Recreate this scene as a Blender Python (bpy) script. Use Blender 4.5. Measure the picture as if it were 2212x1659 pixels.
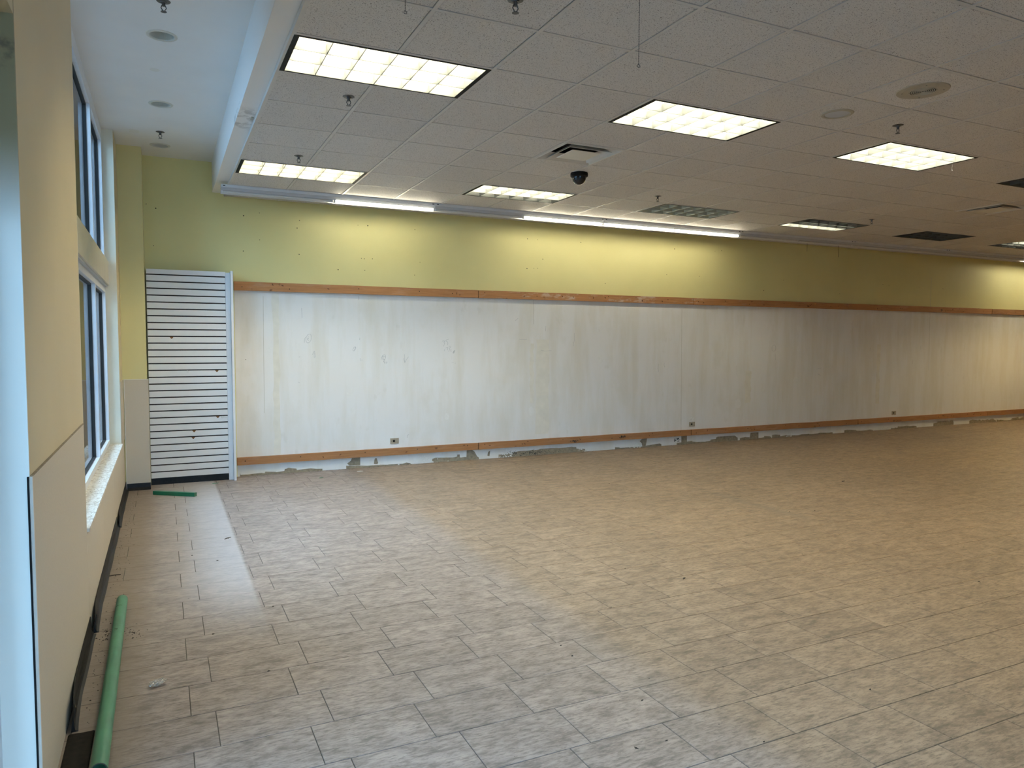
import bpy, bmesh, math, random
from mathutils import Vector, Matrix, Euler

random.seed(7)
scene = bpy.context.scene
COL = scene.collection
for o in list(bpy.data.objects):
    bpy.data.objects.remove(o)

# ------------------------------------------------------------------ camera
CAM_Z = 1.6028
FPX = 1569.34
cam_data = bpy.data.cameras.new('camera')
cam_data.sensor_fit = 'HORIZONTAL'
cam_data.sensor_width = 36.0
cam_data.lens = 36.0 * FPX / 2212.0
cam_data.clip_start = 0.05
cam = bpy.data.objects.new('camera', cam_data)
cam.location = (0, 0, CAM_Z)
cam.rotation_euler = tuple(math.radians(a) for a in (86.7994, -0.1262, -25.6348))
COL.objects.link(cam)
scene.camera = cam

# ------------------------------------------------------------------ sky, exposure
SKY_STRENGTH = 9.6
TUBE_STRENGTH = 78.0
STRIP_STRENGTH = 35.0
world = bpy.data.worlds.new('overcast_sky')
scene.world = world
world.use_nodes = True
bg = world.node_tree.nodes['Background']
bg.inputs['Color'].default_value = (0.42, 0.69, 1.05, 1)
bg.inputs['Strength'].default_value = SKY_STRENGTH
vs = scene.view_settings
vs.view_transform = 'Standard'
vs.look = 'None'
vs.exposure = 0.46
vs.gamma = 1.0
vs.use_curve_mapping = False
scene.cycles.use_denoising = True
scene.cycles.use_light_tree = False
scene.cycles.max_bounces = 8
scene.cycles.diffuse_bounces = 5
scene.cycles.glossy_bounces = 3
scene.cycles.transparent_max_bounces = 12
scene.cycles.sample_clamp_indirect = 8.0

# portals: they only guide sampling of the sky through the window openings
def portal(y0, y1):
    l = bpy.data.lights.new('window_portal', 'AREA')
    l.shape = 'RECTANGLE'
    l.size = 3.7
    l.size_y = y1 - y0
    l.cycles.is_portal = True
    o = bpy.data.objects.new('window_portal', l)
    o.location = (-0.60, (y0 + y1) / 2, 1.85)
    o.rotation_euler = (0, math.radians(-90), 0)
    COL.objects.link(o)

# ------------------------------------------------------------------ dimensions (metres)
H = 3.3104          # suspended ceiling
H2 = 3.69           # plaster ceiling along the windows
YW = 9.206          # far wall
XL = -0.40          # inner face of the window wall
XR = 26.0
YB = -3.2
FX0, FX1, FZ0, FZ1 = -0.35, 2.3, 0.10, 3.05      # assumed glazed shopfront, added behind the viewer for frontal daylight
G = 0.6096
GX, GY = 0.6831, 4.2326
WIN = [(4.55, 8.26), (-1.2, 2.79)]
for a, b in WIN:
    portal(a, b)
fl_ = bpy.data.lights.new('shopfront_portal', 'AREA')
fl_.shape = 'RECTANGLE'; fl_.size = FX1 - FX0; fl_.size_y = FZ1 - FZ0; fl_.cycles.is_portal = True
fo_ = bpy.data.objects.new('shopfront_portal', fl_)
fo_.location = ((FX0 + FX1) / 2, YB - 0.12, (FZ0 + FZ1) / 2); fo_.rotation_euler = (math.radians(90), 0, math.radians(180))
COL.objects.link(fo_)

# ------------------------------------------------------------------ material helpers
class NT:
    def __init__(s, name):
        m = bpy.data.materials.new(name)
        m.use_nodes = True
        s.m = m
        s.t = m.node_tree
        s.b = s.t.nodes['Principled BSDF']
        s.out = s.t.nodes['Material Output']
    def n(s, typ, **kw):
        x = s.t.nodes.new('ShaderNode' + typ)
        for k, v in kw.items():
            setattr(x, k, v)
        return x
    def l(s, a, b):
        s.t.links.new(a, b)
    def pos(s):
        return s.n('NewGeometry').outputs['Position']
    def objco(s):
        return s.n('TexCoord').outputs['Object']
    def sep(s, v):
        x = s.n('SeparateXYZ'); s.l(v, x.inputs[0]); return x.outputs
    def mapping(s, v, scale=(1, 1, 1), loc=(0, 0, 0)):
        x = s.n('Mapping'); s.l(v, x.inputs['Vector'])
        x.inputs['Scale'].default_value = scale
        x.inputs['Location'].default_value = loc
        return x.outputs[0]
    def noise(s, v, scale=5, detail=3, rough=0.5, dist=0.0):
        x = s.n('TexNoise'); s.l(v, x.inputs['Vector'])
        x.inputs['Scale'].default_value = scale
        x.inputs['Detail'].default_value = detail
        x.inputs['Roughness'].default_value = rough
        x.inputs['Distortion'].default_value = dist
        return x.outputs['Fac']
    def ramp(s, v, stops, interp='LINEAR'):
        x = s.n('ValToRGB'); s.l(v, x.inputs[0])
        cr = x.color_ramp; cr.interpolation = interp
        while len(cr.elements) < len(stops):
            cr.elements.new(0.5)
        for e, (p, c) in zip(cr.elements, stops):
            e.position = p
            e.color = (c, c, c, 1) if not isinstance(c, tuple) else (c[0], c[1], c[2], 1)
        return x.outputs[0]
    def math(s, op, a, b=None, c=None):
        x = s.n('Math', operation=op)
        for i, v in enumerate((a, b, c)):
            if v is None: continue
            if isinstance(v, (int, float)): x.inputs[i].default_value = v
            else: s.l(v, x.inputs[i])
        return x.outputs[0]
    def step(s, v, a, b):
        x = s.n('MapRange', interpolation_type='SMOOTHSTEP'); s.l(v, x.inputs['Value'])
        x.inputs['From Min'].default_value = a; x.inputs['From Max'].default_value = b
        return x.outputs[0]
    def mix(s, f, a, b, mode='MIX'):
        x = s.n('Mix', data_type='RGBA', blend_type=mode)
        for sock, v in ((x.inputs[0], f), (x.inputs[6], a), (x.inputs[7], b)):
            if isinstance(v, (int, float)): sock.default_value = v
            elif isinstance(v, tuple): sock.default_value = (v[0], v[1], v[2], 1)
            else: s.l(v, sock)
        return x.outputs[2]
    def bump(s, h, strength=0.2, dist=0.002):
        x = s.n('Bump'); s.l(h, x.inputs['Height'])
        x.inputs['Strength'].default_value = strength
        x.inputs['Distance'].default_value = dist
        s.l(x.outputs[0], s.b.inputs['Normal'])
    def col(s, c):
        if isinstance(c, tuple): s.b.inputs['Base Color'].default_value = (c[0], c[1], c[2], 1)
        else: s.l(c, s.b.inputs['Base Color'])
    def rough(s, r):
        if isinstance(r, (int, float)): s.b.inputs['Roughness'].default_value = r
        else: s.l(r, s.b.inputs['Roughness'])

def simple(name, c, rough=0.5, metal=0.0, var=0.08, scale=12.0, spec=0.5, bump=0.0):
    t = NT(name)
    v = t.noise(t.objco(), scale, 3)
    f = t.ramp(v, [(0.3, 1 - var), (0.7, 1 + var)])
    t.col(t.mix(1.0, c, f, 'MULTIPLY'))
    t.rough(rough)
    t.b.inputs['Metallic'].default_value = metal
    t.b.inputs['Specular IOR Level'].default_value = spec
    if bump: t.bump(v, bump)
    return t.m

M = {}
YEL = (0.72, 0.60, 0.29)
# yellow wall paint
t = NT('yellow_paint')
v = t.noise(t.pos(), 1.3, 4)
t.col(t.mix(t.ramp(v, [(0.35, 0.0), (0.7, 1.0)]), (0.67, 0.565, 0.355), (0.63, 0.53, 0.33)))
t.rough(0.55)
M['yellow'] = t.m
M['lemon'] = simple('lemon_wall_paint', (0.71, 0.635, 0.30), 0.55, var=0.03, scale=2)
# pale reveal paint, upper part darkened as painted shade, plus brown water stains
t = NT('reveal_paint_shaded_stained')
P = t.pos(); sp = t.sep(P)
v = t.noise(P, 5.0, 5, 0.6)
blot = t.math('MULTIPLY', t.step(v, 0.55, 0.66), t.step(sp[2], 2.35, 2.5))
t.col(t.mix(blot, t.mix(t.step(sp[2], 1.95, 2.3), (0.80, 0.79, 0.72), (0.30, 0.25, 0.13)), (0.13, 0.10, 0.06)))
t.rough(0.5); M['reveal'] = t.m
M['cream'] = simple('cream_paint', (0.76, 0.72, 0.58), 0.5, var=0.04, scale=3)

# far wall: yellow above the upper board, bare white drywall paint below
t = NT('far_wall_paint')
P = t.pos(); sp = t.sep(P)
streak = t.noise(t.mapping(P, (1.0, 1.0, 0.16)), 4.5, 5, 0.6)
blot = t.noise(t.mapping(P, (1.0, 1.0, 0.6), (3, 0, 5)), 2.2, 4, 0.6)
spot = t.noise(t.mapping(P, (1.0, 1.0, 0.5), (9, 2, 1)), 7.0, 3, 0.55)
white = t.mix(t.ramp(streak, [(0.42, 0.0), (0.66, 1.0)]), (0.80, 0.79, 0.765), (0.735, 0.71, 0.645))
white = t.mix(t.ramp(blot, [(0.55, 0.0), (0.72, 0.55)]), white, (0.70, 0.675, 0.60))
white = t.mix(t.ramp(spot, [(0.66, 0.0), (0.74, 0.35)]), white, (0.66, 0.64, 0.58))
yv = t.noise(P, 1.3, 4)
yel = t.mix(t.ramp(yv, [(0.35, 0.0), (0.7, 1.0)]), (0.73, 0.672, 0.32), (0.69, 0.632, 0.29))
isw = t.math('MULTIPLY', t.math('LESS_THAN', sp[2], 2.27), t.math('GREATER_THAN', sp[0], 0.772))
t.col(t.mix(isw, yel, white))
t.rough(0.6)
M['farwall'] = t.m
M['white_wall'] = simple('white_wall_paint', (0.74, 0.72, 0.66), 0.6, var=0.05, scale=2)
M['filler'] = simple('pale_wall_filler', (0.80, 0.79, 0.755), 0.7, var=0.03, scale=30)
M['joint_filler'] = simple('cream_joint_filler', (0.755, 0.725, 0.64), 0.7, var=0.05, scale=9)
M['plaster'] = simple('white_ceiling_paint', (0.78, 0.77, 0.75), 0.6, var=0.02, scale=3)
# bulkhead underside with a grey filler smear
t = NT('bulkhead_paint')
P = t.pos(); sp = t.sep(P)
v = t.noise(P, 9.0, 5, 0.65)
near = t.math('MULTIPLY', t.step(sp[1], 5.75, 5.95), t.math('SUBTRACT', 1.0, t.step(sp[1], 6.25, 6.5)))
low = t.math('LESS_THAN', sp[2], 3.40)
f = t.math('MULTIPLY', t.math('MULTIPLY', t.step(v, 0.45, 0.6), near), low)
t.col(t.mix(f, (0.78, 0.77, 0.75), (0.50, 0.49, 0.47)))
t.rough(0.55); M['bulkhead'] = t.m

# floor tile
t = NT('stone_look_floor_tile')
P = t.pos(); sp = t.sep(P)
oi = t.n('ObjectInfo').outputs['Random']
ri = t.n('NewGeometry').outputs['Random Per Island']
rnd = t.math('FRACT', t.math('ADD', oi, ri))
shift = t.n('CombineXYZ')
t.l(t.math('MULTIPLY', rnd, 37.0), shift.inputs[0]); t.l(t.math('MULTIPLY', rnd, 91.0), shift.inputs[1])
pv = t.n('VectorMath', operation='ADD'); t.l(P, pv.inputs[0]); t.l(shift.outputs[0], pv.inputs[1])
Q = pv.outputs[0]
n1 = t.noise(t.mapping(Q, (3.6, 8.0, 1)), 1.6, 5, 0.66, 0.1)
n2 = t.noise(t.mapping(Q, (11.0, 44.0, 1), (4, 4, 0)), 1.6, 5, 0.74, 0.25)
n3 = t.noise(t.mapping(Q, (6.0, 10.0, 1), (8, 1, 0)), 1.5, 5, 0.68, 0.3)
base = t.ramp(n1, [(0.30, (0.150, 0.127, 0.118)), (0.46, (0.275, 0.232, 0.215)), (0.60, (0.36, 0.305, 0.28)), (0.78, (0.41, 0.352, 0.32))])
base = t.mix(t.ramp(n2, [(0.49, 0.0), (0.64, 0.75)]), base, (0.115, 0.100, 0.090))
base = t.mix(t.ramp(n2, [(0.32, 0.55), (0.46, 0.0)]), base, (0.44, 0.38, 0.34))
base = t.mix(t.ramp(n3, [(0.55, 0.0), (0.70, 0.60)]), base, (0.105, 0.094, 0.082))
tone = t.ramp(rnd, [(0.0, 0.86), (1.0, 1.0)])
base = t.mix(1.0, base, tone, 'MULTIPLY')
# yellowed old wax beyond the aisle edge, glossier tile with bluish daylight painted in beside the windows
wig = t.noise(P, 3.0, 3)
edge = t.math('ADD', sp[0], t.math('MULTIPLY', t.math('SUBTRACT', wig, 0.5), 0.10))
wax = t.step(edge, 2.00, 2.26)
wax2 = t.step(sp[0], 0.8, 4.5)
base = t.mix(1.0, base, t.mix(wax, (1.0, 1.0, 1.0), (0.96, 0.885, 0.75)), 'MULTIPLY')
base = t.mix(1.0, base, t.mix(wax2, (1.0, 1.0, 1.0), (0.93, 0.865, 0.72)), 'MULTIPLY')
scuff = t.math('MULTIPLY', t.math('SUBTRACT', 1.0, t.step(t.math('ABSOLUTE', t.math('SUBTRACT', edge, 2.06)), 0.0, 0.16)), t.step(wig, 0.48, 0.62))
base = t.mix(t.math('MULTIPLY', scuff, 0.35), base, (0.16, 0.145, 0.125))
trail = t.math('MULTIPLY', t.math('SUBTRACT', 1.0, t.step(t.math('ABSOLUTE', t.math('SUBTRACT', t.math('ADD', sp[0], t.math('MULTIPLY', wig, 0.12)), 5.36)), 0.02, 0.10)), t.math('MULTIPLY', t.step(sp[1], 4.6, 4.9), t.math('SUBTRACT', 1.0, t.step(sp[1], 5.9, 6.3))))
base = t.mix(t.math('MULTIPLY', trail, 0.4), base, (0.13, 0.115, 0.09))
daylight_patch = t.math('MULTIPLY', t.math('SUBTRACT', 1.0, t.step(sp[0], 0.485, 0.515)),
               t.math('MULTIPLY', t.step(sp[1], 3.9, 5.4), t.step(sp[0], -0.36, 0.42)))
base = t.mix(t.math('MULTIPLY', daylight_patch, 0.42), base, (0.62, 0.635, 0.68))  # bluish window light put into the tile colour
grime = t.math('MULTIPLY', t.math('SUBTRACT', 1.0, t.step(t.math('ADD', sp[0], t.math('MULTIPLY', wig, 0.12)), -0.16, 0.03)), 0.72)
base = t.mix(grime, base, (0.20, 0.155, 0.115))
t.col(base)
t.rough(t.math('SUBTRACT', 0.46, t.math('MULTIPLY', daylight_patch, 0.12)))
t.b.inputs['Specular IOR Level'].default_value = 0.42
M['tile'] = t.m
M['grout'] = simple('dark_floor_joint', (0.075, 0.07, 0.06), 0.8, var=0.2)

# mineral fibre ceiling tile
t = NT('fissured_ceiling_tile')
P = t.pos()
f1 = t.noise(P, 150, 2, 0.55, 0.6)
f2 = t.noise(t.mapping(P, (1, 1, 1), (5, 5, 0)), 300, 2, 0.5)
pits = t.math('MAXIMUM', t.step(f1, 0.60, 0.66), t.math('MULTIPLY', t.step(f2, 0.62, 0.68), 0.7))
oi = t.n('ObjectInfo').outputs['Random']
base = t.mix(1.0, (0.65, 0.625, 0.595), t.ramp(oi, [(0.0, 0.95), (1.0, 1.03)]), 'MULTIPLY')
t.col(t.mix(pits, base, (0.16, 0.15, 0.14)))
t.rough(0.85)
M['acoustic'] = t.m
M['tee'] = simple('white_ceiling_grid', (0.57, 0.55, 0.52), 0.45, var=0.03)

# wood
t = NT('raw_pine_board')
P = t.pos()
g = t.noise(t.mapping(P, (1.0, 8.0, 22.0)), 3.0, 5, 0.6, 0.6)
kn = t.noise(t.mapping(P, (1.0, 1.0, 1.6), (2, 0, 7)), 7.5, 2, 0.5)
oi = t.n('ObjectInfo').outputs['Random']
c = t.ramp(g, [(0.3, (0.30, 0.135, 0.050)), (0.7, (0.44, 0.215, 0.085))])
c = t.mix(t.ramp(kn, [(0.69, 0.0), (0.74, 0.8)]), c, (0.09, 0.035, 0.015))
smear = t.noise(t.mapping(P, (1.6, 4.0, 6.0), (1, 0, 3)), 2.2, 5, 0.7)
sx = t.sep(P)
painted = t.math('MULTIPLY', t.math('MULTIPLY', t.step(sx[0], 3.8, 4.0), t.math('SUBTRACT', 1.0, t.step(sx[0], 7.5, 7.9))), t.math('GREATER_THAN', sx[2], 1.0))
c = t.mix(t.math('MULTIPLY', t.step(smear, 0.52, 0.66), t.math('ADD', 0.10, t.math('MULTIPLY', painted, 0.45))), c, (0.56, 0.50, 0.44))
c = t.mix(1.0, c, t.ramp(oi, [(0.0, 0.85), (1.0, 1.12)]), 'MULTIPLY')
t.col(c); t.rough(0.7); t.bump(g, 0.15, 0.001)
M['wood'] = t.m

M['laminate'] = simple('white_slatwall_laminate', (0.72, 0.71, 0.695), 0.35, var=0.02)
M['laminate_cool'] = simple('pale_grey_trim_laminate', (0.66, 0.67, 0.68), 0.35, var=0.03)
M['fibreboard'] = simple('raw_brown_fibreboard', (0.20, 0.095, 0.035), 0.85, var=0.15, scale=60)
M['groove'] = simple('dark_slat_groove', (0.020, 0.012, 0.010), 0.7, var=0.1)
M['vinyl'] = simple('black_vinyl_cove_base', (0.009, 0.0085, 0.008), 0.45, var=0.3, scale=30, spec=0.22)
M['dirty_vinyl'] = simple('dusty_black_vinyl', (0.013, 0.011, 0.008), 0.8, var=0.4, scale=40, spec=0.12)
M['wains'] = simple('textured_beige_wall_panel', (0.60, 0.53, 0.42), 0.55, var=0.05, scale=220, bump=0.25)
M['wains_trim'] = simple('white_panel_edge_trim', (0.74, 0.71, 0.64), 0.5, var=0.05)
M['alu'] = simple('painted_aluminium_frame', (0.70, 0.72, 0.75), 0.35, var=0.04)
M['spandrel'] = simple('cream_metal_cover', (0.62, 0.57, 0.46), 0.28, var=0.05, scale=4)
M['gasket'] = simple('black_rubber_gasket', (0.010, 0.010, 0.010), 0.6)
M['black'] = simple('black_paint', (0.008, 0.008, 0.008), 0.6, spec=0.15)
M['steel'] = simple('dark_chrome_steel', (0.11, 0.11, 0.11), 0.35, metal=0.7)
M['whitemetal'] = simple('white_enamelled_steel', (0.70, 0.71, 0.72), 0.4, var=0.02)
M['greymetal'] = simple('grey_enamelled_steel', (0.46, 0.48, 0.51), 0.45, var=0.03)
M['vent'] = simple('off_white_vent_metal', (0.64, 0.62, 0.57), 0.4, var=0.03)
M['beigeplastic'] = simple('aged_beige_grille', (0.40, 0.36, 0.28), 0.5, var=0.06)
M['canwhite'] = simple('cream_lamp_trim', (0.62, 0.60, 0.53), 0.45, var=0.03)
M['tanplate'] = simple('tan_outlet_plate', (0.36, 0.31, 0.23), 0.6, var=0.1, scale=40)
M['kraft'] = simple('torn_brown_drywall_paper', (0.28, 0.235, 0.165), 0.9, var=0.22, scale=28)
M['gypsum'] = simple('crumbled_white_gypsum', (0.78, 0.77, 0.73), 0.9, var=0.1, scale=40, bump=0.6)
M['mould'] = simple('black_mould', (0.035, 0.037, 0.035), 0.9, var=0.4, scale=70)
M['pencil'] = simple('pencil_line', (0.42, 0.43, 0.43), 0.7)
M['seam'] = simple('drywall_joint', (0.58, 0.56, 0.50), 0.8)
M['pipe'] = simple('pale_green_plastic_pipe', (0.050, 0.185, 0.105), 0.42, var=0.18, scale=7)
M['pipe_in'] = simple('green_pipe_bore', (0.10, 0.30, 0.18), 0.5)
M['rubber'] = simple('brown_pipe_mark', (0.05, 0.03, 0.02), 0.6)
M['knot'] = simple('dark_pine_knot', (0.14, 0.055, 0.02), 0.7, var=0.3, scale=50)
M['bar'] = simple('glossy_green_bar', (0.008, 0.155, 0.075), 0.35, var=0.12)
M['crumb'] = simple('dark_crumb', (0.030, 0.024, 0.018), 0.8, var=0.4, scale=60)
M['leaf'] = simple('dry_brown_sliver', (0.06, 0.045, 0.035), 0.8, var=0.3, scale=60)
M['pavement'] = simple('grey_pavement', (0.07, 0.07, 0.068), 0.9, var=0.1, scale=3)
M['facade'] = simple('grey_street_facade', (0.40, 0.40, 0.40), 0.8, var=0.1, scale=0.6)
M['bulb'] = simple('frosted_reflector_bulb', (0.75, 0.75, 0.72), 0.2, metal=0.3)

# dusty window sill
t = NT('dirty_white_sill')
P = t.pos()
d = t.noise(t.mapping(P, (16, 9, 1)), 2.2, 6, 0.72)
d2 = t.noise(t.mapping(P, (60, 40, 1), (3, 0, 0)), 1.6, 4, 0.7)
c = t.mix(t.ramp(d, [(0.46, 0.0), (0.64, 0.9)]), (0.76, 0.73, 0.66), (0.44, 0.36, 0.26))
c = t.mix(t.ramp(d2, [(0.57, 0.0), (0.63, 0.9)]), c, (0.12, 0.09, 0.06))
t.col(c); t.rough(0.5); M['sill'] = t.m

# louvre: semi-specular aluminium
M['louver'] = simple('satin_aluminium_louver', (0.105, 0.110, 0.104), 0.5, var=0.02, spec=0.25)
M['louver_pale'] = simple('pale_greenish_louver', (0.46, 0.49, 0.42), 0.5, var=0.03)
M['reflector'] = simple('white_lamp_reflector', (0.66, 0.67, 0.66), 0.4, var=0.02)

def emission(name, c, s):
    t = NT(name)
    t.col((0.8, 0.8, 0.8))
    t.b.inputs['Emission Color'].default_value = (c[0], c[1], c[2], 1)
    t.b.inputs['Emission Strength'].default_value = s
    return t.m
M['tube_on'] = emission('lit_fluorescent_tube', (1.0, 0.905, 0.67), TUBE_STRENGTH)
M['tube_on_yellow'] = emission('lit_yellowish_tube', (1.0, 0.88, 0.62), TUBE_STRENGTH)
M['tube_on_white'] = emission('lit_cool_tube', (1.0, 0.91, 0.69), TUBE_STRENGTH)
M['tube_warm_added'] = emission('added_warm_tube', (1.0, 0.74, 0.34), 1.15 * TUBE_STRENGTH)  # only for the unseen troffers added to warm the right side
M['strip_on'] = emission('lit_strip_tube', (1.0, 0.92, 0.70), STRIP_STRENGTH)
M['tube_off'] = simple('unlit_fluorescent_tube', (0.62, 0.62, 0.60), 0.3, var=0.02)

# glass
t = NT('window_glass')
fr = t.n('Fresnel'); fr.inputs['IOR'].default_value = 1.22
tr = t.n('BsdfTransparent'); tr.inputs[0].default_value = (0.90, 0.95, 0.95, 1)
gl = t.n('BsdfGlossy'); gl.inputs['Roughness'].default_value = 0.02
mx = t.n('MixShader')
t.l(fr.outputs[0], mx.inputs[0]); t.l(tr.outputs[0], mx.inputs[1]); t.l(gl.outputs[0], mx.inputs[2])
t.l(mx.outputs[0], t.out.inputs['Surface'])
M['glass'] = t.m
# crumpled clear film
t = NT('crumpled_clear_film')
tr = t.n('BsdfTransparent'); tr.inputs[0].default_value = (0.85, 0.82, 0.76, 1)
gl = t.n('BsdfGlossy'); gl.inputs['Roughness'].default_value = 0.15; gl.inputs[0].default_value = (0.8, 0.8, 0.8, 1)
df = t.n('BsdfDiffuse'); df.inputs[0].default_value = (0.55, 0.52, 0.47, 1)
m1 = t.n('MixShader'); m1.inputs[0].default_value = 0.45
m2 = t.n('MixShader'); m2.inputs[0].default_value = 0.45
t.l(gl.outputs[0], m1.inputs[1]); t.l(df.outputs[0], m1.inputs[2])
t.l(m1.outputs[0], m2.inputs[1]); t.l(tr.outputs[0], m2.inputs[2])
t.l(m2.outputs[0], t.out.inputs['Surface'])
M['film'] = t.m
# dark dome
t = NT('smoked_dome'); t.col((0.01, 0.01, 0.012)); t.rough(0.08); M['dome'] = t.m

# ------------------------------------------------------------------ mesh helpers
class MB:
    def __init__(s):
        s.v = []; s.f = []
    def add(s, vs, fs):
        k = len(s.v); s.v += [tuple(a) for a in vs]; s.f += [tuple(i + k for i in a) for a in fs]; return s
    def box(s, x0, x1, y0, y1, z0, z1):
        return s.add([(x0, y0, z0), (x1, y0, z0), (x1, y1, z0), (x0, y1, z0), (x0, y0, z1), (x1, y0, z1), (x1, y1, z1), (x0, y1, z1)],
                     [(0, 3, 2, 1), (4, 5, 6, 7), (0, 1, 5, 4), (1, 2, 6, 5), (2, 3, 7, 6), (3, 0, 4, 7)])
    def prism(s, poly, axis, a, b):
        # poly: list of 2d points; axis: extrusion axis index
        n = len(poly)
        def p3(q, w):
            r = [0, 0, 0]; o = [i for i in range(3) if i != axis]
            r[o[0]], r[o[1]] = q; r[axis] = w; return r
        vs = [p3(q, a) for q in poly] + [p3(q, b) for q in poly]
        fs = [tuple(range(n)), tuple(range(2 * n - 1, n - 1, -1))] + [(i, i + n, (i + 1) % n + n, (i + 1) % n) for i in range(n)]
        return s.add(vs, fs)
    def lathe(s, prof, n=24, c=(0, 0, 0), axis='z'):
        vs = []; fs = []
        for (r, z) in prof:
            for k in range(n):
                a = 2 * math.pi * k / n
                p = (r * math.cos(a), r * math.sin(a), z)
                if axis == 'y': p = (p[0], p[2], p[1])
                if axis == 'x': p = (p[2], p[0], p[1])
                vs.append((p[0] + c[0], p[1] + c[1], p[2] + c[2]))
        for j in range(len(prof) - 1):
            for k in range(n):
                fs.append((j * n + k, j * n + (k + 1) % n, (j + 1) * n + (k + 1) % n, (j + 1) * n + k))
        return s.add(vs, fs)
    def tube(s, pts, r, n=8, cap=True):
        pts = [Vector(p) for p in pts]
        rings = []
        for i, p in enumerate(pts):
            d = (pts[min(i + 1, len(pts) - 1)] - pts[max(i - 1, 0)]).normalized()
            u = d.orthogonal().normalized() if abs(d.z) > 0.9 else d.cross(Vector((0, 0, 1))).normalized()
            w = d.cross(u)
            rings.append([p + r * (math.cos(2 * math.pi * k / n) * u + math.sin(2 * math.pi * k / n) * w) for k in range(n)])
        vs = [v for R in rings for v in R]; fs = []
        for i in range(len(pts) - 1):
            for k in range(n):
                fs.append((i * n + k, i * n + (k + 1) % n, (i + 1) * n + (k + 1) % n, (i + 1) * n + k))
        if cap:
            fs.append(tuple(range(n - 1, -1, -1))); fs.append(tuple(range((len(pts) - 1) * n, len(pts) * n)))
        return s.add(vs, fs)
    def mesh(s, name, mat, smooth=False):
        me = bpy.data.meshes.new(name)
        me.from_pydata(s.v, [], s.f)
        bm = bmesh.new(); bm.from_mesh(me); bmesh.ops.recalc_face_normals(bm, faces=bm.faces); bm.to_mesh(me); bm.free()
        if mat: me.materials.append(M[mat] if isinstance(mat, str) else mat)
        if smooth:
            for p in me.polygons: p.use_smooth = True
        me.update()
        return me

def link(name, me, parent=None, loc=(0, 0, 0), rot=(0, 0, 0)):
    o = bpy.data.objects.new(name, me); COL.objects.link(o)
    o.location = loc; o.rotation_euler = rot
    if parent: o.parent = parent
    return o
def obj(name, mb, mat, parent=None, loc=(0, 0, 0), rot=(0, 0, 0), smooth=False):
    return link(name, mb.mesh(name, mat, smooth), parent, loc, rot)
def tag(o, label=None, cat=None, group=None, kind=None):
    if label: o['label'] = label
    if cat: o['category'] = cat
    if group: o['group'] = group
    if kind: o['kind'] = kind
    return o
def thing(name, label, cat, loc=(0, 0, 0), group=None, rot=(0, 0, 0)):
    return tag(link(name, None, None, loc, rot), label, cat, group)
def copy_tree(o, parent=None):
    c = o.copy(); COL.objects.link(c); c.parent = parent
    for ch in list(o.children): copy_tree(ch, c)
    return c
def struct(name, mb, mat, label=None, parent=None):
    o = obj(name, mb, mat, parent)
    if not parent: tag(o, label, None, None, 'structure')
    return o
_R = Euler(cam.rotation_euler, 'XYZ').to_matrix()
def px(p):
    d = _R.transposed() @ (Vector(p) - Vector((0, 0, CAM_Z)))
    if d.z > -0.05: return None
    return (1106 + FPX * d.x / -d.z, 829.5 - FPX * d.y / -d.z)

# ================================================================== THE SETTING
# ---- floor: joint bed, each visible tile its own piece
TW, TL, TY0 = 0.3048, 0.44875, 5.4683
floor = struct('floor', MB().box(-0.65, XR, YB, YW, -0.08, -0.0025), 'grout', 'floor of staggered taupe stone-look vinyl tiles')
cells = []
for r in range(-13, 30):
    yt = TY0 - r * TW; yb = yt - TW
    off = 0.1720 if r % 2 else 0.0740
    k0 = int((-0.40 - off) / TL) - 2
    for k in range(k0, 60):
        xa = off + k * TL; xb = xa + TL
        x0, x1 = max(xa, -0.396), min(xb, XR); y0, y1 = max(yb, YB), min(yt, YW - 0.002)
        if x1 - x0 < 0.02 or y1 - y0 < 0.02: continue
        cs = [px((x, y, 0)) for x in (x0, x1) for y in (y0, y1)]
        area = 0
        if all(cs):
            mx_, my_ = sum(c[0] for c in cs) / 4, sum(c[1] for c in cs) / 4
            if -60 < mx_ < 2290 and my_ < 1760:
                a, b, d, c = cs
                area = abs((a[0] - c[0]) * (b[1] - d[1]) - (b[0] - d[0]) * (a[1] - c[1])) / 2
        cells.append((area, x0, x1, y0, y1))
cells.sort(reverse=True)
full_tile = None
g_ = 0.0019
def tile_mb(w, d):
    a, b = w / 2 - g_, d / 2 - g_; c = 0.0012
    m = MB()
    m.add([(-a, -b, -0.004), (a, -b, -0.004), (a, b, -0.004), (-a, b, -0.004),
           (-a, -b, -0.0012), (a, -b, -0.0012), (a, b, -0.0012), (-a, b, -0.0012),
           (-a + c, -b + c, 0), (a - c, -b + c, 0), (a - c, b - c, 0), (-a + c, b - c, 0)],
          [(0, 1, 5, 4), (1, 2, 6, 5), (2, 3, 7, 6), (3, 0, 4, 7), (4, 5, 9, 8), (5, 6, 10, 9), (6, 7, 11, 10), (7, 4, 8, 11), (8, 9, 10, 11)])
    return m
rest = MB()
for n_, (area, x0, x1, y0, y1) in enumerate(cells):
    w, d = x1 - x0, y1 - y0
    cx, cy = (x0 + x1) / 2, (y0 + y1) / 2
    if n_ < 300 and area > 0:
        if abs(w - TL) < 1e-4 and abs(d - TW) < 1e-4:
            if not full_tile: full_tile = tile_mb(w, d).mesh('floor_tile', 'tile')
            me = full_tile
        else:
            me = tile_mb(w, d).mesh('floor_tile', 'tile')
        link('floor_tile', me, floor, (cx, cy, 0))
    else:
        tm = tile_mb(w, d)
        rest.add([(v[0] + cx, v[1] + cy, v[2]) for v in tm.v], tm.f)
tag(obj('distant_floor_tiles', rest, 'tile', floor), kind='stuff')

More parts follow.
